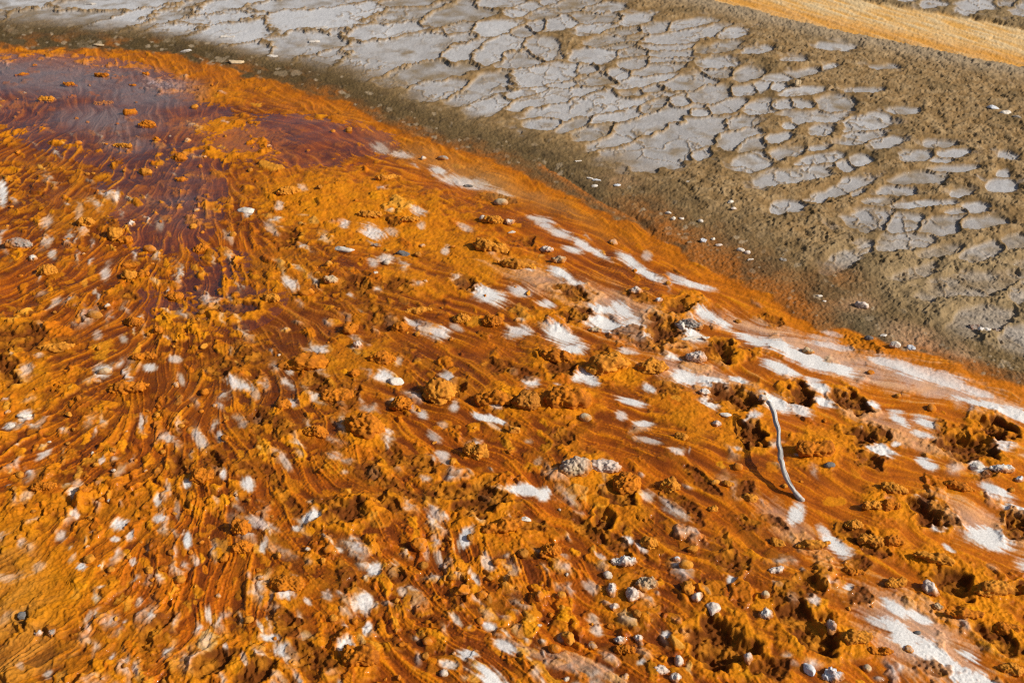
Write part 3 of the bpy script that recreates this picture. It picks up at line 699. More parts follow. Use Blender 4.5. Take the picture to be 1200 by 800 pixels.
def rock_mesh(name, dims, kind, tone, cap, seed, lvl, stain=.25):
    v, f = ico(lvl)
    v = v.copy(); g = random.Random(seed)
    off = Vector((g.uniform(0, 50), g.uniform(0, 50), g.uniform(0, 50)))
    if kind in ('angular', 'slab'):
        for _ in range(9 if kind == 'angular' else 7):
            n = np.array([g.gauss(0, 1), g.gauss(0, 1), g.gauss(0, .8)]); n /= np.linalg.norm(n)
            c = g.uniform(.52, .82); d = v @ n - c
            v -= np.maximum(d, 0)[:, None] * n * .92
    out = np.empty(len(v)); tex = np.empty(len(v)); cel = np.empty(len(v))
    dd = np.array(dims) / max(dims)
    for i, p in enumerate(v):
        q = Vector(p * dd)
        out[i] = mnoise.fractal(q * 1.3 + off, 1.0, 2.0, 3)
        tex[i] = mnoise.fractal(q * 5 + off, .8, 2.0, 3)
        if kind == 'crumb':
            a = mnoise.voronoi(q * 5.0 + off)[0]
            cel[i] = min(1.0, a[1] - a[0])
    nrm = v / np.linalg.norm(v, axis=1)[:, None]
    if kind == 'crumb': amp = (.34 + .14 * (max(dims) < .06)) * out + .14 * tex + .15 * (np.sqrt(np.clip(cel, 0, 1)) - .5)
    elif kind == 'slab': amp = .16 * out + .05 * tex
    elif kind == 'round': amp = .13 * out + .035 * tex
    else: amp = .22 * out + .08 * tex
    en = nrm / dd; en /= np.linalg.norm(en, axis=1)[:, None]
    v = v * dd + en * (amp * (.35 + .65 * dd[2]))[:, None]
    v = v * max(dims) * .5
    me = bpy.data.meshes.new(name)
    me.from_pydata(v.tolist(), [], f.tolist())
    me.polygons.foreach_set('use_smooth', np.ones(len(f), bool))
    t = np.array(TONES[tone]); col = np.repeat(t[None], len(v), 0)
    if kind == 'crumb':
        col = col * (1 + .25 * tex)[:, None]
        k = np.clip(.6 - cel * 1.6 + .7 * out, 0, 1)[:, None]; col = col * (1 - k * .7) + np.array((.22, .062, .008)) * k * .7
    else:
        k = np.clip(.6 * out + .5 * tex, 0, 1)[:, None]; col = col * (1 - .5 * k) + np.array((.38, .28, .18)) * .5 * k
    if cap:
        k = np.clip((nrm[:, 2] - .25 + .9 * out + .4 * tex) * 2.2, 0, 1)[:, None] * cap
        col = col * (1 - k) + np.array((.66, .62, .58)) * k
    if tone in 'WTPBG' and kind != 'slab':     # mineral stain where the runoff reaches
        k = np.clip((stain - nrm[:, 2] + .8 * out) * 1.6, 0, 1)[:, None]; col = col * (1 - .85 * k) + np.array((.42, .15, .014)) * .85 * k
    at = me.attributes.new('mineral', 'FLOAT_COLOR', 'POINT')
    at.data.foreach_set('color', np.concatenate([np.clip(col, .01, .8), np.ones((len(v), 1))], 1).astype(f32).ravel())
    me.materials.append(MINERAL)
    return me
RATIO = {'angular': .80, 'round': .80, 'slab': .40, 'crumb': .66}
_seed = [100]
def rock(name, px, py, wpx, hpx, kind, tone, label, cat, deg=0, cap=0, group=None, lvl=4, sink=.30):
    _seed[0] += 1
    th = sinth(py); ct = math.sqrt(1 - th * th); m = mpp(py)
    w = wpx * m; ra = RATIO[kind]
    if matd(px, py) > 4 and sink < .4: sink = .42; w *= .92
    dep = hpx * m / (ra * ct + th); hz = ra * dep * (1 + sink)
    dep = min(dep, w * 1.8)
    me = rock_mesh(name, (w * 1.06, dep * 1.06, hz), kind, tone, cap, _seed[0], lvl, .55 + .3 * (wpx < 16 and kind != 'slab') if matd(px, py) > 4 else -.5)
    o = bpy.data.objects.new(name, me); C.objects.link(o)
    z0 = height_at(px, py + hpx * .15)
    zc = z0 + hz * (.5 - sink)
    x, y = ground(px, py, zc)
    o.location = (x, y, zc)
    o.rotation_euler = (random.uniform(-.12, .12), random.uniform(-.12, .12), R(-deg) if deg else random.uniform(-.3, .3))
    o['label'] = label; o['category'] = cat
    if group: o['group'] = group
    o['kind'] = 'thing'
    return o
BP = 'pale pebbles on the mud bank'; FL_ = 'flat white flakes on the grey flat'; WC = 'white crust pieces in the orange mat'; ST = 'stones in the orange mat'
ROCKS = [
 # on the bank
 ('pebble', 1036, 393, 9, 5, 'slab', 'W', 'small flat white pebble just behind two larger white pebbles at the mat edge', BP),
 ('pebble', 1048, 404, 14, 10, 'angular', 'W', 'chunky white pebble at the mat edge, with a bluish neighbour on its right', BP),
 ('pebble', 1069, 408, 12, 10, 'angular', 'B', 'bluish white faceted pebble at the mat edge beside the pinkish gravel', BP),
 ('pebble', 1018, 396, 10, 7, 'round', 'D', 'dark grey pebble at the mat edge below the dark granular strip', BP),
 ('pebble', 868, 293, 9, 6, 'round', 'W', 'rounded white pebble on rusty mud touching a pinkish one', BP),
 ('pebble', 876, 296, 7, 6, 'round', 'P', 'small pinkish pebble touching a rounded white one on rusty mud', BP),
 ('pebble', 879, 304, 8, 4, 'slab', 'W', 'flat white chip just below the pair of touching round pebbles', BP),
 ('pebble', 918, 304, 10, 6, 'angular', 'G', 'lone greyish white chip on rusty mud right of the touching pebbles', BP),
 ('pebble', 824, 282, 10, 7, 'angular', 'B', 'bluish white pebble in the cluster where rusty mud meets brown mud', BP),
 ('pebble', 836, 280, 6, 4, 'angular', 'W', 'small white pebble just right of a bluish one on brown mud', BP),
 ('pebble', 842, 287, 9, 4, 'slab', 'P', 'flat pinkish chip lowest in the cluster where brown mud turns rusty', BP),
 ('pebble', 783, 250, 8, 5, 'angular', 'W', 'white pebble beside a dark notch on brown mud, largest of its cluster', BP),
 ('pebble', 789, 256, 7, 5, 'angular', 'W', 'bright white pebble in front of a larger one by the dark notch', BP),
 ('pebble', 799, 256, 7, 4, 'slab', 'P', 'flat pale chip directly below the dark notch on brown mud', BP),
 ('pebble', 821, 259, 6, 5, 'round', 'W', 'tiny lone round white pebble on brown mud', BP),
 ('pebble', 856, 237, 10, 5, 'angular', 'W', 'bright white pebble in brown mud at the tip of a grey cell', BP),
 ('pebble', 860, 244, 7, 4, 'slab', 'P', 'flat pale chip just below the bright white pebble by a grey cell', BP),
 ('sinter_flake', 677, 189, 10, 3, 'slab', 'W', 'single thin white flake lying alone on olive mud', BP),
 ('sinter_flake', 691, 209, 9, 4, 'slab', 'W', 'thin white flake heading a heap of flakes on the mud bank', BP),
 ('sinter_flake', 699, 211, 10, 4, 'slab', 'B', 'bluish white flake in the middle of the flake heap on the mud', BP),
 ('sinter_flake', 697, 218, 8, 4, 'slab', 'W', 'white flake at the near edge of the flake heap on the mud', BP),
 ('sinter_flake', 723, 217, 9, 4, 'slab', 'B', 'small bluish flake on pinkish gravel beside the flake heap', BP),
 ('sinter_flake', 808, 213, 9, 3, 'slab', 'W', 'white sliver on brown mud under a broad grey cell', BP),
 ('stone', 935, 98, 11, 8, 'angular', 'T', 'tan white stone standing on the terraced flat and casting a dark shadow', 'stones on the grey flat'),
 ('pebble', 960, 347, 8, 4, 'angular', 'W', 'white pebble behind the dark granular strip, larger of a close pair', BP),
 ('pebble', 966, 353, 6, 3, 'angular', 'W', 'tiny white pebble in front of a larger one behind the dark strip', BP),
 ('stone', 1011, 358, 16, 11, 'crumb', 'P', 'crumbly pinkish stone at the back of the dark granular strip', 'stones on the mud bank'),
 ('stone', 1140, 383, 13, 7, 'crumb', 'G', 'grey crusty stone starting a short row of three on worn tan crust', 'stones on the mud bank'),
 ('stone', 1153, 387, 14, 8, 'crumb', 'W', 'whitish crusty stone in the middle of a short row on tan crust', 'stones on the mud bank'),
 ('stone', 1166, 388, 10, 7, 'crumb', 'G', 'small grey crusty stone ending a short row of three on tan crust', 'stones on the mud bank'),
 ('sinter_slab', 1163, 126, 17, 7, 'slab', 'B', 'bluish grey slab edged by a dark shadow below the far orange band', 'grey slabs below the far orange band'),
 ('sinter_slab', 1178, 132, 13, 6, 'slab', 'W', 'whitish slab right behind a bluish one below the far orange band', 'grey slabs below the far orange band'),
 ('sinter_slab', 1192, 137, 11, 6, 'slab', 'G', 'grey slab at the frame edge below the far orange band', 'grey slabs below the far orange band'),
 ('sinter_flake', 105, 5, 16, 3, 'slab', 'F', 'flat white flake on the smooth grey flat in the far corner over the purple water', FL_),
 ('sinter_flake', 265, 43, 19, 4, 'slab', 'F', 'long white flake with a dark end on the grey flat just above the dark bank', FL_),
 ('sinter_flake', 376, 33, 17, 5, 'slab', 'F', 'oval white flake on the large pale bluish cell', FL_),
 ('sinter_flake', 367, 49, 16, 5, 'slab', 'F', 'oval white flake on the cell in front of the large bluish one', FL_),
 ('sinter_flake', 320, 66, 15, 4, 'slab', 'F', 'bright white flake right on the upper rim of the dark bank', FL_),
 ('sinter_flake', 218, 60, 15, 4, 'slab', 'F', 'broken white flake inside the dark bank', FL_),
 ('sinter_flake', 276, 73, 22, 6, 'slab', 'T', 'broad tan flake inside the dark bank near its lower rim', FL_),
 ('sinter_flake', 115, 53, 14, 4, 'slab', 'T', 'narrow tan flake in the darkest stretch of the bank', FL_),
 # in the mat
 ('stone', 519, 186, 15, 7, 'round', 'G', 'smooth grey stone half buried in the upper rim of the mat', ST),
 ('stone', 548, 218, 14, 5, 'angular', 'D', 'flat dark grey stone lying on a long white streak near the mat rim', ST),
 ('stone', 587, 238, 18, 11, 'round', 'T', 'round grey tan stone alone in a rust-coloured wet patch', ST),
 ('stone', 578, 259, 28, 13, 'crumb', 'Y', 'tan crumbly lump carrying a round white stone', ST),
 ('stone', 566, 257, 10, 10, 'round', 'W', 'round white stone set into a tan crumbly lump', ST),
 ('stone', 597, 261, 11, 9, 'crumb', 'P', 'small pale knobbly stone with a white chip at its foot', ST),
 ('sinter_slab', 600, 272, 12, 5, 'slab', 'W', 'white chip at the foot of a small pale knobbly stone', WC),
 ('stone', 641, 293, 16, 10, 'crumb', 'P', 'pale lump at the upper end of a leaning pair by the white streaks', ST),
 ('stone', 655, 305, 17, 12, 'crumb', 'T', 'tan lump at the lower end of a leaning pair by the white streaks', ST),
 ('stone', 440, 288, 15, 7, 'angular', 'G', 'striped grey stone lying flat among ochre crumbs', ST),
 ('stone', 472, 298, 19, 9, 'angular', 'D', 'largest dark grey stone among the ochre crumbs', ST),
 ('stone', 745, 341, 15, 12, 'crumb', 'P', 'pale tan stone on orange crumbs above a deep brown pit', ST),
 ('stone', 772, 352, 11, 7, 'angular', 'B', 'bluish white stone at the upper rim of a deep brown pit', WC),
 ('sinter_slab', 809, 381, 30, 15, 'crumb', 'G', 'grey encrusted block framed by white crust beside the big brown pit', ST),
 ('sinter_slab', 798, 381, 9, 14, 'slab', 'W', 'upright white crust edge between the big brown pit and a grey block', WC),
 ('sinter_slab', 809, 396, 24, 6, 'slab', 'W', 'long white crust edge under the grey encrusted block', WC),
 ('sinter_slab', 827, 396, 14, 6, 'angular', 'W', 'short white crust piece at the rim of a small round pit', WC),
 ('stone', 815, 420, 26, 17, 'crumb', 'P', 'pale grey tan stone with pitted skin below the big brown pit', ST),
 ('stone', 697, 387, 16, 9, 'crumb', 'T', 'tan stone with white knobs just under the broad white patch', ST),
 ('stone', 947, 412, 14, 12, 'angular', 'T', 'squarish tan stone sitting alone on the long white streak', ST),
 ('sinter_slab', 463, 447, 22, 13, 'slab', 'W', 'white fan-shaped crust leaning over an orange lump', WC),
 ('stone', 419, 404, 12, 11, 'crumb', 'P', 'pale knobbly stone on dark rust filaments', ST),
 ('sinter_slab', 826, 460, 15, 10, 'crumb', 'W', 'white crust knob on the near rim of the pit beside the stick', WC),
 ('sinter_slab', 895, 467, 16, 11, 'angular', 'W', 'white crust block on which the top of the stick rests', WC),
 ('stone', 840, 497, 12, 10, 'crumb', 'P', 'pale crust knob at the corner of the lower pit by the stick', WC),
 ('sinter_slab', 851, 486, 16, 7, 'slab', 'W', 'flat white crust on the rim between the two pits by the stick', WC),
 ('stone', 972, 545, 14, 9, 'round', 'D', 'dark grey pebble on knobbly crust right of the stick', ST),
 ('stone', 686, 490, 16, 13, 'round', 'T', 'smooth tan stone at the foot of a round crumbly mound', ST),
 ('stone', 603, 504, 15, 17, 'angular', 'Y', 'upright tan stone with one pale face beside a white streak', ST),
 ('stone', 558, 530, 28, 21, 'crumb', 'Y', 'large tan lump with a deep shadow beside it in smooth orange flow', ST),
 ('stone', 615, 608, 16, 9, 'slab', 'W', 'bright cream chip on an ochre mound', WC),
 ('stone', 542, 692, 24, 21, 'angular', 'O', 'blocky orange stone joined by a small round knob', ST),
 ('stone', 565, 697, 14, 12, 'round', 'O', 'small round orange knob at the right foot of a blocky orange stone', ST),
 ('stone', 491, 640, 23, 26, 'angular', 'O', 'tall faceted orange stone with a glossy ridge', ST),
 ('stone', 632, 698, 11, 14, 'round', 'O', 'narrow upright orange pebble, one of a matching pair, next to a pale patch', ST),
 ('stone', 658, 697, 12, 11, 'round', 'Y', 'round tan orange pebble, the flatter of a matching pair', ST),
 ('stone', 666, 747, 17, 24, 'angular', 'Y', 'tall tan stone with a thin dark twig shadow at its top', ST),
 ('stone', 650, 760, 17, 14, 'round', 'O', 'rounded orange stone in front of a tall tan one', ST),
 ('sinter_slab', 731, 658, 31, 17, 'crumb', 'W', 'broad white crust cap on the back of a big low mound', WC),
 ('sinter_slab', 717, 691, 12, 18, 'crumb', 'W', 'upright white crust chunk on the shaded side of a big low mound', WC),
 ('sinter_slab', 741, 697, 17, 20, 'crumb', 'P', 'pale crust chunk with white ridge on the front of a big low mound', WC),
 ('sinter_slab', 719, 711, 14, 13, 'angular', 'W', 'white block at the foot of a big low mound', WC),
 ('stone', 758, 684, 26, 20, 'crumb', 'T', 'wide tan crumb lump on the sunny side of a big low mound', ST),
 ('sinter_slab', 817, 700, 15, 17, 'angular', 'W', 'greyish white block standing above a deep ragged pit', WC),
 ('sinter_slab', 836, 713, 20, 19, 'slab', 'P', 'pale tan leaning slab on the rim of a deep ragged pit', WC),
 ('sinter_slab', 805, 690, 16, 20, 'crumb', 'Y', 'ochre crumbs piled left of a greyish white block', ST),
 ('sinter_slab', 726, 750, 14, 12, 'crumb', 'W', 'white crust lump on top of a small ochre cluster', WC),
 ('sinter_slab', 748, 748, 11, 11, 'crumb', 'W', 'smaller white knob on the sunny end of a small ochre cluster', WC),
 ('stone', 732, 761, 24, 14, 'crumb', 'O', 'ochre crumb lump under two white knobs', ST),
 ('sinter_slab', 795, 775, 13, 18, 'angular', 'W', 'tall bright white crust shard at the lower frame edge', WC),
 ('sinter_slab', 775, 785, 19, 13, 'crumb', 'P', 'pale knobbly crust left of a tall white shard', WC),
 ('sinter_slab', 792, 794, 15, 12, 'crumb', 'W', 'white crust lump in front of a tall white shard', WC),
 ('stone', 804, 662, 17, 14, 'round', 'Y', 'rounded cream tan stone on dark flow lines', ST),
 ('stone', 793, 655, 9, 8, 'round', 'B', 'small bluish white stone behind a cream tan one on flow lines', ST),
 ('stone', 762, 637, 26, 19, 'crumb', 'Y', 'crumbly tan lump with a long dark shadow near a white dot', ST),
 ('sinter_slab', 897, 720, 15, 16, 'crumb', 'W', 'greyish white knob at the upper left rim of a long brown pit', WC),
 ('stone', 897, 697, 11, 12, 'round', 'T', 'tan pebble above the greyish white knob of a long brown pit', ST),
 ('sinter_slab', 876, 772, 12, 19, 'angular', 'P', 'pointed cream shard leaning at the right end of a deep ragged pit', WC),
 ('stone', 974, 791, 26, 20, 'crumb', 'B', 'bluish white lump in a wet hollow at the lower frame edge', ST),
 ('sinter_slab', 948, 784, 13, 22, 'slab', 'B', 'bluish slab edge left of the lump in a wet hollow', WC),
 ('sinter_slab', 974, 734, 13, 18, 'crumb', 'P', 'pale crust rim piece at the right end of a long brown pit', WC),
 ('stone', 1016, 783, 11, 12, 'round', 'T', 'lone tan pebble on smooth orange near the lower frame edge', ST),
 ('stone', 1089, 690, 18, 22, 'crumb', 'P', 'whitish tan stone with a strong shadow in front of a brown pit', ST),
 ('sinter_slab', 1174, 549, 32, 12, 'crumb', 'W', 'long lumpy white crust on the right, below two deep pits', WC),
 ('sinter_slab', 1145, 547, 17, 13, 'slab', 'W', 'smooth triangular white slab left of a long lumpy white crust', WC),
 ('sinter_slab', 1194, 561, 13, 10, 'angular', 'B', 'bluish crust piece at the right frame edge below a long white crust', WC),
 ('stone', 1075, 741, 9, 6, 'round', 'D', 'tiny dark pebble in the middle of the big white bare patch', ST),
 ('stone', 798, 512, 18, 12, 'crumb', 'Y', 'round crumbly tan lump on smooth orange left of the stick', ST),
 ('stone', 838, 565, 11, 8, 'round', 'Y', 'left stone of two matching tan ones on smooth orange below the stick', ST),
 ('stone', 853, 567, 13, 9, 'crumb', 'Y', 'right stone of two matching tan ones on smooth orange below the stick', ST),
 ('stone', 879, 583, 19, 13, 'crumb', 'Y', 'wider tan crumb lump right of two matching tan stones', ST),
 ('stone', 836, 596, 12, 9, 'crumb', 'Y', 'tan crumb lump below two matching tan stones', ST),
 ('stone', 910, 668, 20, 11, 'crumb', 'P', 'pale crumb lump on smooth orange above a long brown pit', ST),
 ('stone', 912, 636, 19, 11, 'crumb', 'Y', 'ochre crumb lump left of a slanting crumb ridge', ST),
 ('stone', 1099, 711, 12, 11, 'crumb', 'T', 'tan knob below the whitish stone in front of a brown pit', ST),
 ('sinter_slab', 29, 487, 19, 9, 'slab', 'W', 'slanting white crust on the left side above a shorter white chip', WC),
 ('sinter_slab', 12, 499, 12, 6, 'slab', 'W', 'short white chip under a slanting white crust near the left frame edge', WC),
 ('sinter_slab', 22, 287, 34, 14, 'crumb', 'G', 'grey white encrusted bar at the left frame edge', ST),
 ('stone', 39, 303, 9, 9, 'crumb', 'W', 'whitish knob just below the grey white encrusted bar', WC),
 ('stone', 122, 436, 19, 11, 'round', 'T', 'smooth pale tan stone in rust filaments', ST),
 ('stone', 26, 722, 12, 15, 'angular', 'D', 'dark grey stone on sandy yellow ground', ST),
 ('stone', 45, 742, 11, 9, 'crumb', 'W', 'left of two small white stones on sandy yellow ground', ST),
 ('stone', 61, 741, 9, 10, 'crumb', 'G', 'right of two small pale stones on sandy yellow ground, greyer than its neighbour', ST),
 ('sinter_slab', 290, 247, 26, 10, 'slab', 'W', 'oval white crust between purple water and ochre crumbs', WC),
 ('sinter_slab', 402, 292, 30, 8, 'slab', 'W', 'long curved white crust among ochre crumbs', WC),
 ('sinter_slab', 154, 263, 10, 9, 'crumb', 'P', 'pale knob in rust-red water beside a dark gap', WC),
 ('stone', 175, 292, 17, 11, 'round', 'O', 'round orange stone with a dark left edge in rust-red water', ST),
 ('stone', 111, 370, 21, 13, 'round', 'R', 'smooth reddish orange stone below the rust-red water', ST),
 ('stone', 385, 310, 12, 9, 'angular', 'Y', 'bright yellow tan stone under a long curved white crust', ST),
 ('stone', 388, 328, 17, 12, 'crumb', 'T', 'pale tan stone on smooth rust flow left of the centre', ST),
 ('stone', 361, 343, 26, 13, 'angular', 'O', 'wedge-shaped orange stone with a dark wet hollow beside it', ST),
 ('stone', 318, 350, 25, 13, 'crumb', 'Y', 'flat ochre stone with a pale underside in rust flow', ST),
 ('stone', 333, 474, 18, 14, 'crumb', 'O', 'orange lump beside a black gap in rust filaments', ST),
 ('stone', 415, 438, 14, 11, 'crumb', 'O', 'small orange lump with a white top left of the white fan crust', ST),
]
for (nm, px, py, wp, hp, kd, tn, lb, gr) in ROCKS:
    if not lb: continue
    cap = .8 if tn == 'W' and kd == 'crumb' else (.45 if tn == 'P' else 0)
    rock(nm, px, py, wp, hp, kd, tn, lb, {'sinter_slab': 'crust', 'sinter_flake': 'flake'}.get(nm, nm), cap=cap, group=gr, lvl=5 if kd == 'crumb' and wp > 20 else 4)
MG = 'crumbly mounds on the orange mat'
MOUNDS = [(515, 461, 40, 34, 'Y', 'round ochre mound with a pale foot, left of the twin crumbly mound'), (580, 468, 44, 24, 'O', 'left half of the twin crumbly mound near the centre'),
 (617, 471, 30, 26, 'R', 'right half of the twin crumbly mound, ring-shaped with a hollow'), (667, 468, 48, 36, 'O', 'big round crumbly mound right of the twin mound'),
 (712, 428, 52, 28, 'Y', 'wide flat ochre mound below the broad white patch'), (648, 418, 44, 20, 'O', 'ochre mound with a brown hollow in its near side'),
 (765, 432, 34, 22, 'Y', 'ochre mound between the flat wide mound and the white smear'), (428, 500, 48, 34, 'O', 'knobbly orange mound of small grains in the rust flow'),
 (447, 420, 34, 18, 'O', 'crumbly orange mound just above the white fan crust'), (470, 474, 24, 20, 'O', 'orange lump with a slanting dark groove at its left, below the white fan crust'),
 (362, 428, 60, 26, 'O', 'broad cluster mound of orange crumbs in the left centre'), (395, 464, 38, 20, 'O', 'flat flaky orange mound between the cluster mound and the knobbly mound'),
 (370, 506, 26, 18, 'O', 'small orange mound with a white patch amid long rust filaments'), (65, 408, 42, 16, 'Y', 'flat yellowish mound by a dark wet gap near the left edge'),
 (152, 455, 42, 20, 'O', 'flat orange mound with a white spot at its right end'), (168, 418, 28, 11, 'O', 'low orange mound above the flat one with a white spot'),
 (52, 570, 28, 13, 'O', 'orange mound with a dark shadow at the left, beside a small round one'), (98, 574, 14, 12, 'O', 'small round orange mound right of a larger shadowed one'),
 (236, 558, 26, 22, 'O', 'rounded orange mound with a black shadow on its left, in filaments'), (338, 684, 38, 24, 'O', 'flaky orange mound beside dark gaps and a round white spot'),
 (420, 768, 40, 30, 'O', 'crumbly orange mound next to a white streak at the bottom'), (282, 618, 20, 22, 'O', 'oval ringed orange mound right of a dark hollow'),
 (284, 642, 22, 20, 'O', 'folded orange mound below the oval ringed one'), (588, 618, 44, 22, 'O', 'ochre mound carrying a bright cream chip'),
 (645, 646, 22, 24, 'O', 'upright orange mound below the one with a cream chip'), (675, 548, 34, 30, 'T', 'pale crumbly mound with a white upright edge above the dark pit'),
 (708, 548, 38, 20, 'P', 'pinkish ringed mound of crust touching the pale crumbly one'), (735, 568, 34, 28, 'O', 'mound of curled orange grains right of the pinkish ringed mound'),
 (784, 570, 22, 20, 'Y', 'tan mound on the shadow line right of the curled-grain mound'), (955, 527, 42, 26, 'O', 'sandy knobbly mound right against the stick'),
 (1047, 572, 28, 16, 'Y', 'tan crumb mound above a row of shadowed crumb mounds'), (1023, 592, 24, 16, 'Y', 'shadowed crumb mound left of the ragged pit with a white rim'),
 (1043, 592, 24, 14, 'O', 'crumb mound touching the left end of the ragged pit with a white rim'), (1000, 615, 22, 13, 'Y', 'single crumb mound with a dark left edge on smooth orange'),
 (1021, 633, 28, 16, 'Y', 'left one of two joined crumb mounds on smooth orange'), (1045, 634, 28, 16, 'O', 'right one of two joined crumb mounds on smooth orange'),
 (1095, 654, 46, 18, 'Y', 'wide tan crumb mound at the back of a brown pit'), (1125, 570, 36, 12, 'O', 'slanting crumb ridge above the speckled white patch'),
 (1050, 683, 26, 13, 'Y', 'oval crumb mound between smooth orange and the whitish stone'), (1000, 670, 24, 9, 'O', 'low crumb mound with a shadowed pocket on smooth orange'),
 (952, 638, 40, 11, 'Y', 'slanting crumb ridge below a streaky white patch'), (1163, 690, 44, 24, 'Y', 'rough tan mound right of a brown pit near the right edge'),
 (1130, 718, 46, 14, 'O', 'rough orange mound below the rough tan one'), (1180, 738, 36, 22, 'O', 'dark-sided orange mound at the right frame edge'),
 (1187, 784, 28, 16, 'Y', 'tan mound in the lower right corner'), (1003, 747, 34, 22, 'Y', 'rounded ochre mound right of the long brown pit'),
 (1033, 763, 28, 13, 'O', 'small crumb mound between the rounded ochre mound and the big white patch'), (575, 290, 40, 18, 'Y', 'broad pale ochre mound left of a dark round hole'),
 (604, 311, 44, 13, 'Y', 'long flat ochre mound beside the leaning pair of lumps'), (490, 364, 32, 10, 'Y', 'flat striped ochre mound under the brown pit in the upper middle'),
 (541, 374, 22, 15, 'Y', 'left of two ochre mounds around a rusty hollow'), (576, 377, 22, 17, 'O', 'right of two ochre mounds around a rusty hollow'),
 (468, 383, 18, 16, 'O', 'orange mound right of dark rust tufts'), (411, 386, 16, 18, 'O', 'orange mound left of dark rust tufts'),
 (433, 252, 28, 11, 'Y', 'flat ochre mound in the crumb field above the dark grey stone'), (480, 258, 26, 10, 'Y', 'flat ochre mound in the crumb field right of its twin'),
 (338, 225, 26, 13, 'Y', 'ochre mound with grey specks at the edge of the crumb field'), (455, 208, 30, 9, 'Y', 'ochre mound near the upper rim with grey pits'),
 (82, 100, 20, 7, 'O', 'orange islet in the purple water, the largest of the far ones'), (26, 88, 16, 5, 'O', 'thin orange islet in the purple water near the left edge'),
 (119, 88, 17, 6, 'O', 'flat orange islet in the purple water near the far rim'), (56, 118, 22, 11, 'Y', 'slanting pale orange islet at the near edge of the purple water'),
 (121, 122, 22, 8, 'Y', 'two-humped orange islet in the middle of the purple water'), (152, 133, 16, 11, 'O', 'ring-shaped orange islet in the purple water'),
 (172, 148, 20, 12, 'O', 'bright lumpy orange islet right of the ring-shaped one'), (143, 171, 21, 8, 'Y', 'curved orange islet bordering a purple pool'),
 (183, 164, 10, 6, 'O', 'small bright orange islet below the bright lumpy one'), (211, 185, 15, 11, 'O', 'orange islet with a dark tail in purple brown water'),
 (155, 101, 9, 5, 'O', 'little round orange islet in the purple water'), (171, 87, 9, 5, 'O', 'little orange islet near the far rim of the purple water'),
 (85, 114, 10, 5, 'O', 'little orange islet just below the largest far one'), (170, 202, 17, 9, 'Y', 'ring-shaped yellow islet in purple brown water'),
 (212, 211, 16, 8, 'O', 'orange islet beside a purple bay at the crumb edge'), (135, 275, 17, 20, 'Y', 'ribbed yellow mound by the dark gap in rust-red water'),
 (147, 281, 16, 10, 'O', 'smooth orange mound right of the ribbed yellow one'), (100, 261, 20, 14, 'Y', 'ring-shaped tan mound with a dark left side'),
 (55, 318, 24, 15, 'Y', 'rosette-shaped yellow mound near the left edge'), (152, 323, 18, 14, 'Y', 'grey-topped ochre mound in the rust-red water'),
 (168, 322, 15, 10, 'O', 'round orange mound touching the grey-topped one'), (152, 311, 15, 7, 'O', 'flat orange slab mound above the grey-topped one'),
 (236, 292, 20, 13, 'O', 'rosette-shaped orange mound in rust flow'), (206, 348, 16, 12, 'O', 'small ringed orange mound over rust flow'),
 (157, 378, 24, 14, 'O', 'oval ringed orange mound with dark edge below the rust-red water'), (186, 388, 11, 12, 'O', 'small orange knob right of the oval ringed mound')]
for (px, py, wp, hp, tn, lb) in MOUNDS:
    if not lb: continue
    rock('crust_mound', px, py, wp, hp, 'crumb', tn, lb, 'crust mound', group=MG, lvl=5 if wp > 18 else 4, sink=.42, cap=.25 if tn in 'PT' else 0)
# the many small lumps half sunk in the mat: a dozen shapes, copied
proto = []
taken = [(r[1], r[2], max(r[3], r[4]) * .5) for r in ROCKS] + [(m[0], m[1], max(m[2], m[3]) * .5) for m in MOUNDS] + [(h[0], h[1], max(h[2], h[3])) for h in HOLES]
shapes = [rock_mesh('crust_lump', (1, rng.uniform(.75, 1), rng.uniform(.5, .7)), k, t, c, 900 + i, 3) for i, (k, t, c) in enumerate(
    [('crumb', 'O', 0), ('crumb', 'O', 0), ('crumb', 'Y', 0), ('crumb', 'Y', .3), ('angular', 'O', 0), ('round', 'O', 0), ('crumb', 'R', 0), ('crumb', 'Y', 0), ('angular', 'Y', 0), ('crumb', 'T', .5)])]
n = 0
while n < 230:
    px, py = rng.uniform(5, 1195), rng.uniform(66, 796)
    if matd(px, py) < 10 or rng.random() > lumpiness(px, py) * .8 + .2: continue
    if px < 75 and py > 640: continue
    s = float(np.clip(rng.lognormal(2.0, .35), 4, 14)) * (.6 + .5 * py / 800)
    if any((px - a) ** 2 + (py - b) ** 2 < (c + s * .6) ** 2 for a, b, c in taken): continue
    taken.append((px, py, s * .5))
    o = bpy.data.objects.new('crust_lump', shapes[int(rng.integers(len(shapes)))]); C.objects.link(o)
    m = mpp(py); z0 = height_at(px, py); sz = s * m
    x, y = ground(px, py, z0 + .1 * sz)
    o.location = (x, y, z0 + .10 * sz); o.scale = (sz, sz * rng.uniform(.7, 1.0), sz * rng.uniform(.8, 1.1))
    o.rotation_euler = (rng.uniform(-.2, .2), rng.uniform(-.2, .2), rng.uniform(0, 6.28))
    o['label'] = 'little ochre crust lump half sunk in the orange mat between the bigger mounds'; o['category'] = 'crust lump'; o['group'] = 'little crust lumps strewn over the mat'
    n += 1

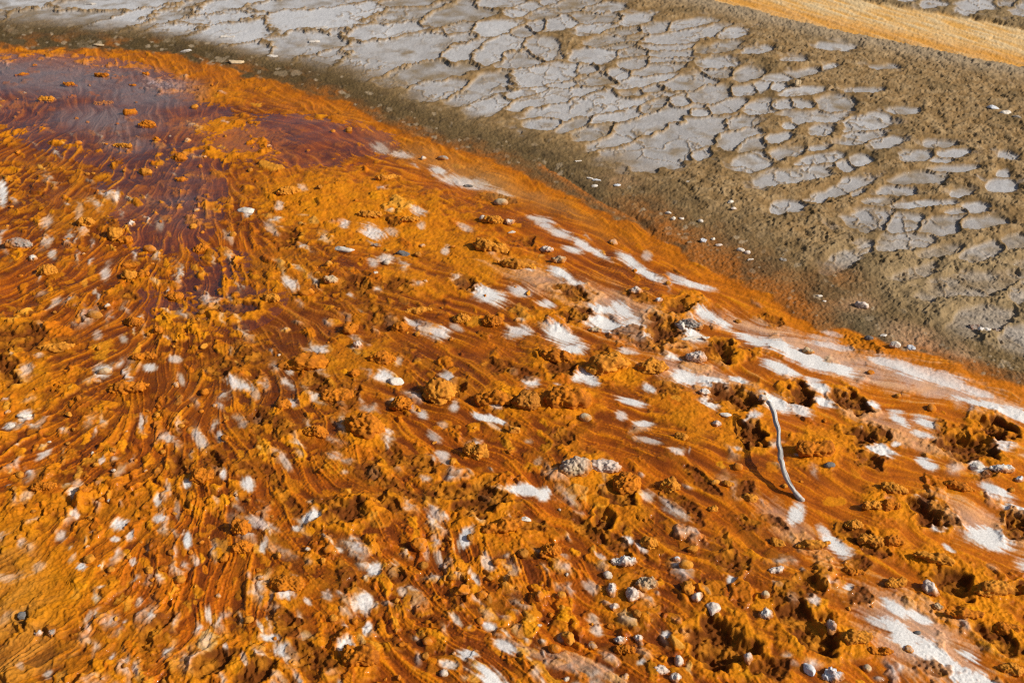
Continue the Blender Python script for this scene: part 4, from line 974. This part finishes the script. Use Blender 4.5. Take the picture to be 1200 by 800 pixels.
# the stick: a bleached twig bridging from the white crust down to the mat
zb = height_at(937, 584)
pts = [(899, 470, .052, 4.2), (903, 474, .054, 5.2), (908, 488, .055, 5.0), (911.5, 505, .053, 4.8), (913.5, 522, .048, 5.2), (914.5, 534, .044, 6.4), (915.5, 540, .041, 5.6), (919, 553, .032, 5.2), (926, 568, .019, 5.0), (933, 578, .008, 5.4), (939, 585, .001, 6.2), (941, 588, -.006, 4.5)]
path = []
for (a, b, z, r) in pts:
    zz = zb + z; x, y = ground(a, b, zz); path.append((Vector((x, y, zz)), r * .5 * mpp(b) * 1.0))
P3 = [p for p, r in path]; R3 = [r for p, r in path]
def cr_(a, b, c, d, t): return .5 * ((2 * b) + (c - a) * t + (2 * a - 5 * b + 4 * c - d) * t * t + (3 * b - a - 3 * c + d) * t ** 3)
ring, seg = 18, 9
vs, fs_, cols = [], [], []
cen = []
for i in range(len(P3) - 1):
    g = lambda L, k: L[min(max(k, 0), len(L) - 1)]
    for k in range(seg):
        t = k / seg
        cen.append((cr_(g(P3, i - 1), g(P3, i), g(P3, i + 1), g(P3, i + 2), t), cr_(g(R3, i - 1), g(R3, i), g(R3, i + 1), g(R3, i + 2), t)))
cen.append((P3[-1], R3[-1]))
cen = [(p + Vector((mnoise.noise(Vector((i * .13, 0, 0))), mnoise.noise(Vector((i * .13, 9, 0))), mnoise.noise(Vector((i * .13, 0, 9))))) * .0042 * min(1, i / 8), r) for i, (p, r) in enumerate(cen)]
for i, (p, r) in enumerate(cen):
    d = (cen[min(i + 1, len(cen) - 1)][0] - cen[max(i - 1, 0)][0]).normalized()
    sx = d.cross(Vector((0, 0, 1))).normalized(); sy = sx.cross(d)
    endf = .72 if i in (0, len(cen) - 1) else 1
    for k in range(ring):
        a = 2 * math.pi * k / ring
        nz = mnoise.noise(Vector((math.cos(a) * 2, math.sin(a) * 2, i * .11)))
        q = r * endf * (1 + .30 * nz + .10 * math.sin(5 * a + i * .05) + .25 * mnoise.noise(Vector((i * .16, 3, 1))))
        vs.append(p + sx * (math.cos(a) * q) + sy * (math.sin(a) * q))
        v = .5 + .5 * mnoise.noise(Vector((math.cos(a) * 4, math.sin(a) * 4, i * .06))); v = v * (.35 if mnoise.noise(Vector((math.cos(a) * 7, math.sin(a) * 7, i * .03 + 5))) > .22 else 1)
        c = np.array((.60, .575, .55)) * (.22 + 1.1 * v)
        if i > len(cen) - 14: c = c * .7 + np.array((.30, .13, .03)) * .3
        cols.append((*c, 1))
for i in range(len(cen) - 1):
    for k in range(ring):
        a, b = i * ring + k, i * ring + (k + 1) % ring
        fs_.append((a, b, b + ring, a + ring))
fs_.append(tuple(range(ring))[::-1]); fs_.append(tuple((len(cen) - 1) * ring + k for k in range(ring)))
me = bpy.data.meshes.new('stick'); me.from_pydata([tuple(v) for v in vs], [], fs_)
me.polygons.foreach_set('use_smooth', np.ones(len(fs_), bool))
at = me.attributes.new('mineral', 'FLOAT_COLOR', 'POINT'); at.data.foreach_set('color', np.array(cols, f32).ravel())
bw_ = sheet_material('bleached_wood', 400, .0006); me.materials.append(bw_)
o = bpy.data.objects.new('stick', me); C.objects.link(o)
o['label'] = 'thin bleached grey stick arching from a white crust block down to the orange mat'; o['category'] = 'stick'
print('stones', round(time.time() - T0, 1))
# ------------------------------------------------------------------ light, sky, camera
w = bpy.data.worlds.new('World'); sc.world = w; w.use_nodes = True
nt = w.node_tree
sk = nt.nodes.new('ShaderNodeTexSky'); sk.sky_type = 'NISHITA'; sk.sun_disc = False
sk.sun_elevation = SUN_EL; sk.sun_rotation = SUN_AZ; sk.air_density = 1.0; sk.dust_density = 4.0
bg = nt.nodes['Background']; bg.inputs[1].default_value = .072
nt.links.new(sk.outputs[0], bg.inputs[0])
sl = bpy.data.lights.new('sun', 'SUN'); sl.energy = 5.0; sl.angle = R(.53); sl.color = (1, .94, .83)
so = bpy.data.objects.new('sun', sl); C.objects.link(so)
sd = Vector((math.sin(SUN_AZ) * math.cos(SUN_EL), math.cos(SUN_AZ) * math.cos(SUN_EL), math.sin(SUN_EL)))
so.rotation_euler = sd.to_track_quat('Z', 'Y').to_euler(); so.location = sd * 20
cam = bpy.data.cameras.new('camera'); co = bpy.data.objects.new('camera', cam); C.objects.link(co)
co.location = (0, 0, H); co.rotation_euler = (math.pi / 2 - PITCH, 0, 0)
cam.sensor_width = 36; cam.lens = 36 * FPX / 1200; cam.clip_end = 2000; cam.clip_start = .05
cam.dof.use_dof = True; cam.dof.focus_distance = 2.9; cam.dof.aperture_fstop = 11
sc.camera = co
sc.view_settings.view_transform = 'Standard'; sc.view_settings.look = 'None'; sc.view_settings.exposure = 0; sc.view_settings.gamma = 1
sc.cycles.max_bounces = 5; sc.cycles.diffuse_bounces = 3; sc.cycles.glossy_bounces = 3; sc.cycles.transparent_max_bounces = 8
sc.cycles.use_denoising = False; sc.cycles.filter_width = 1.25
print('done', round(time.time() - T0, 1))
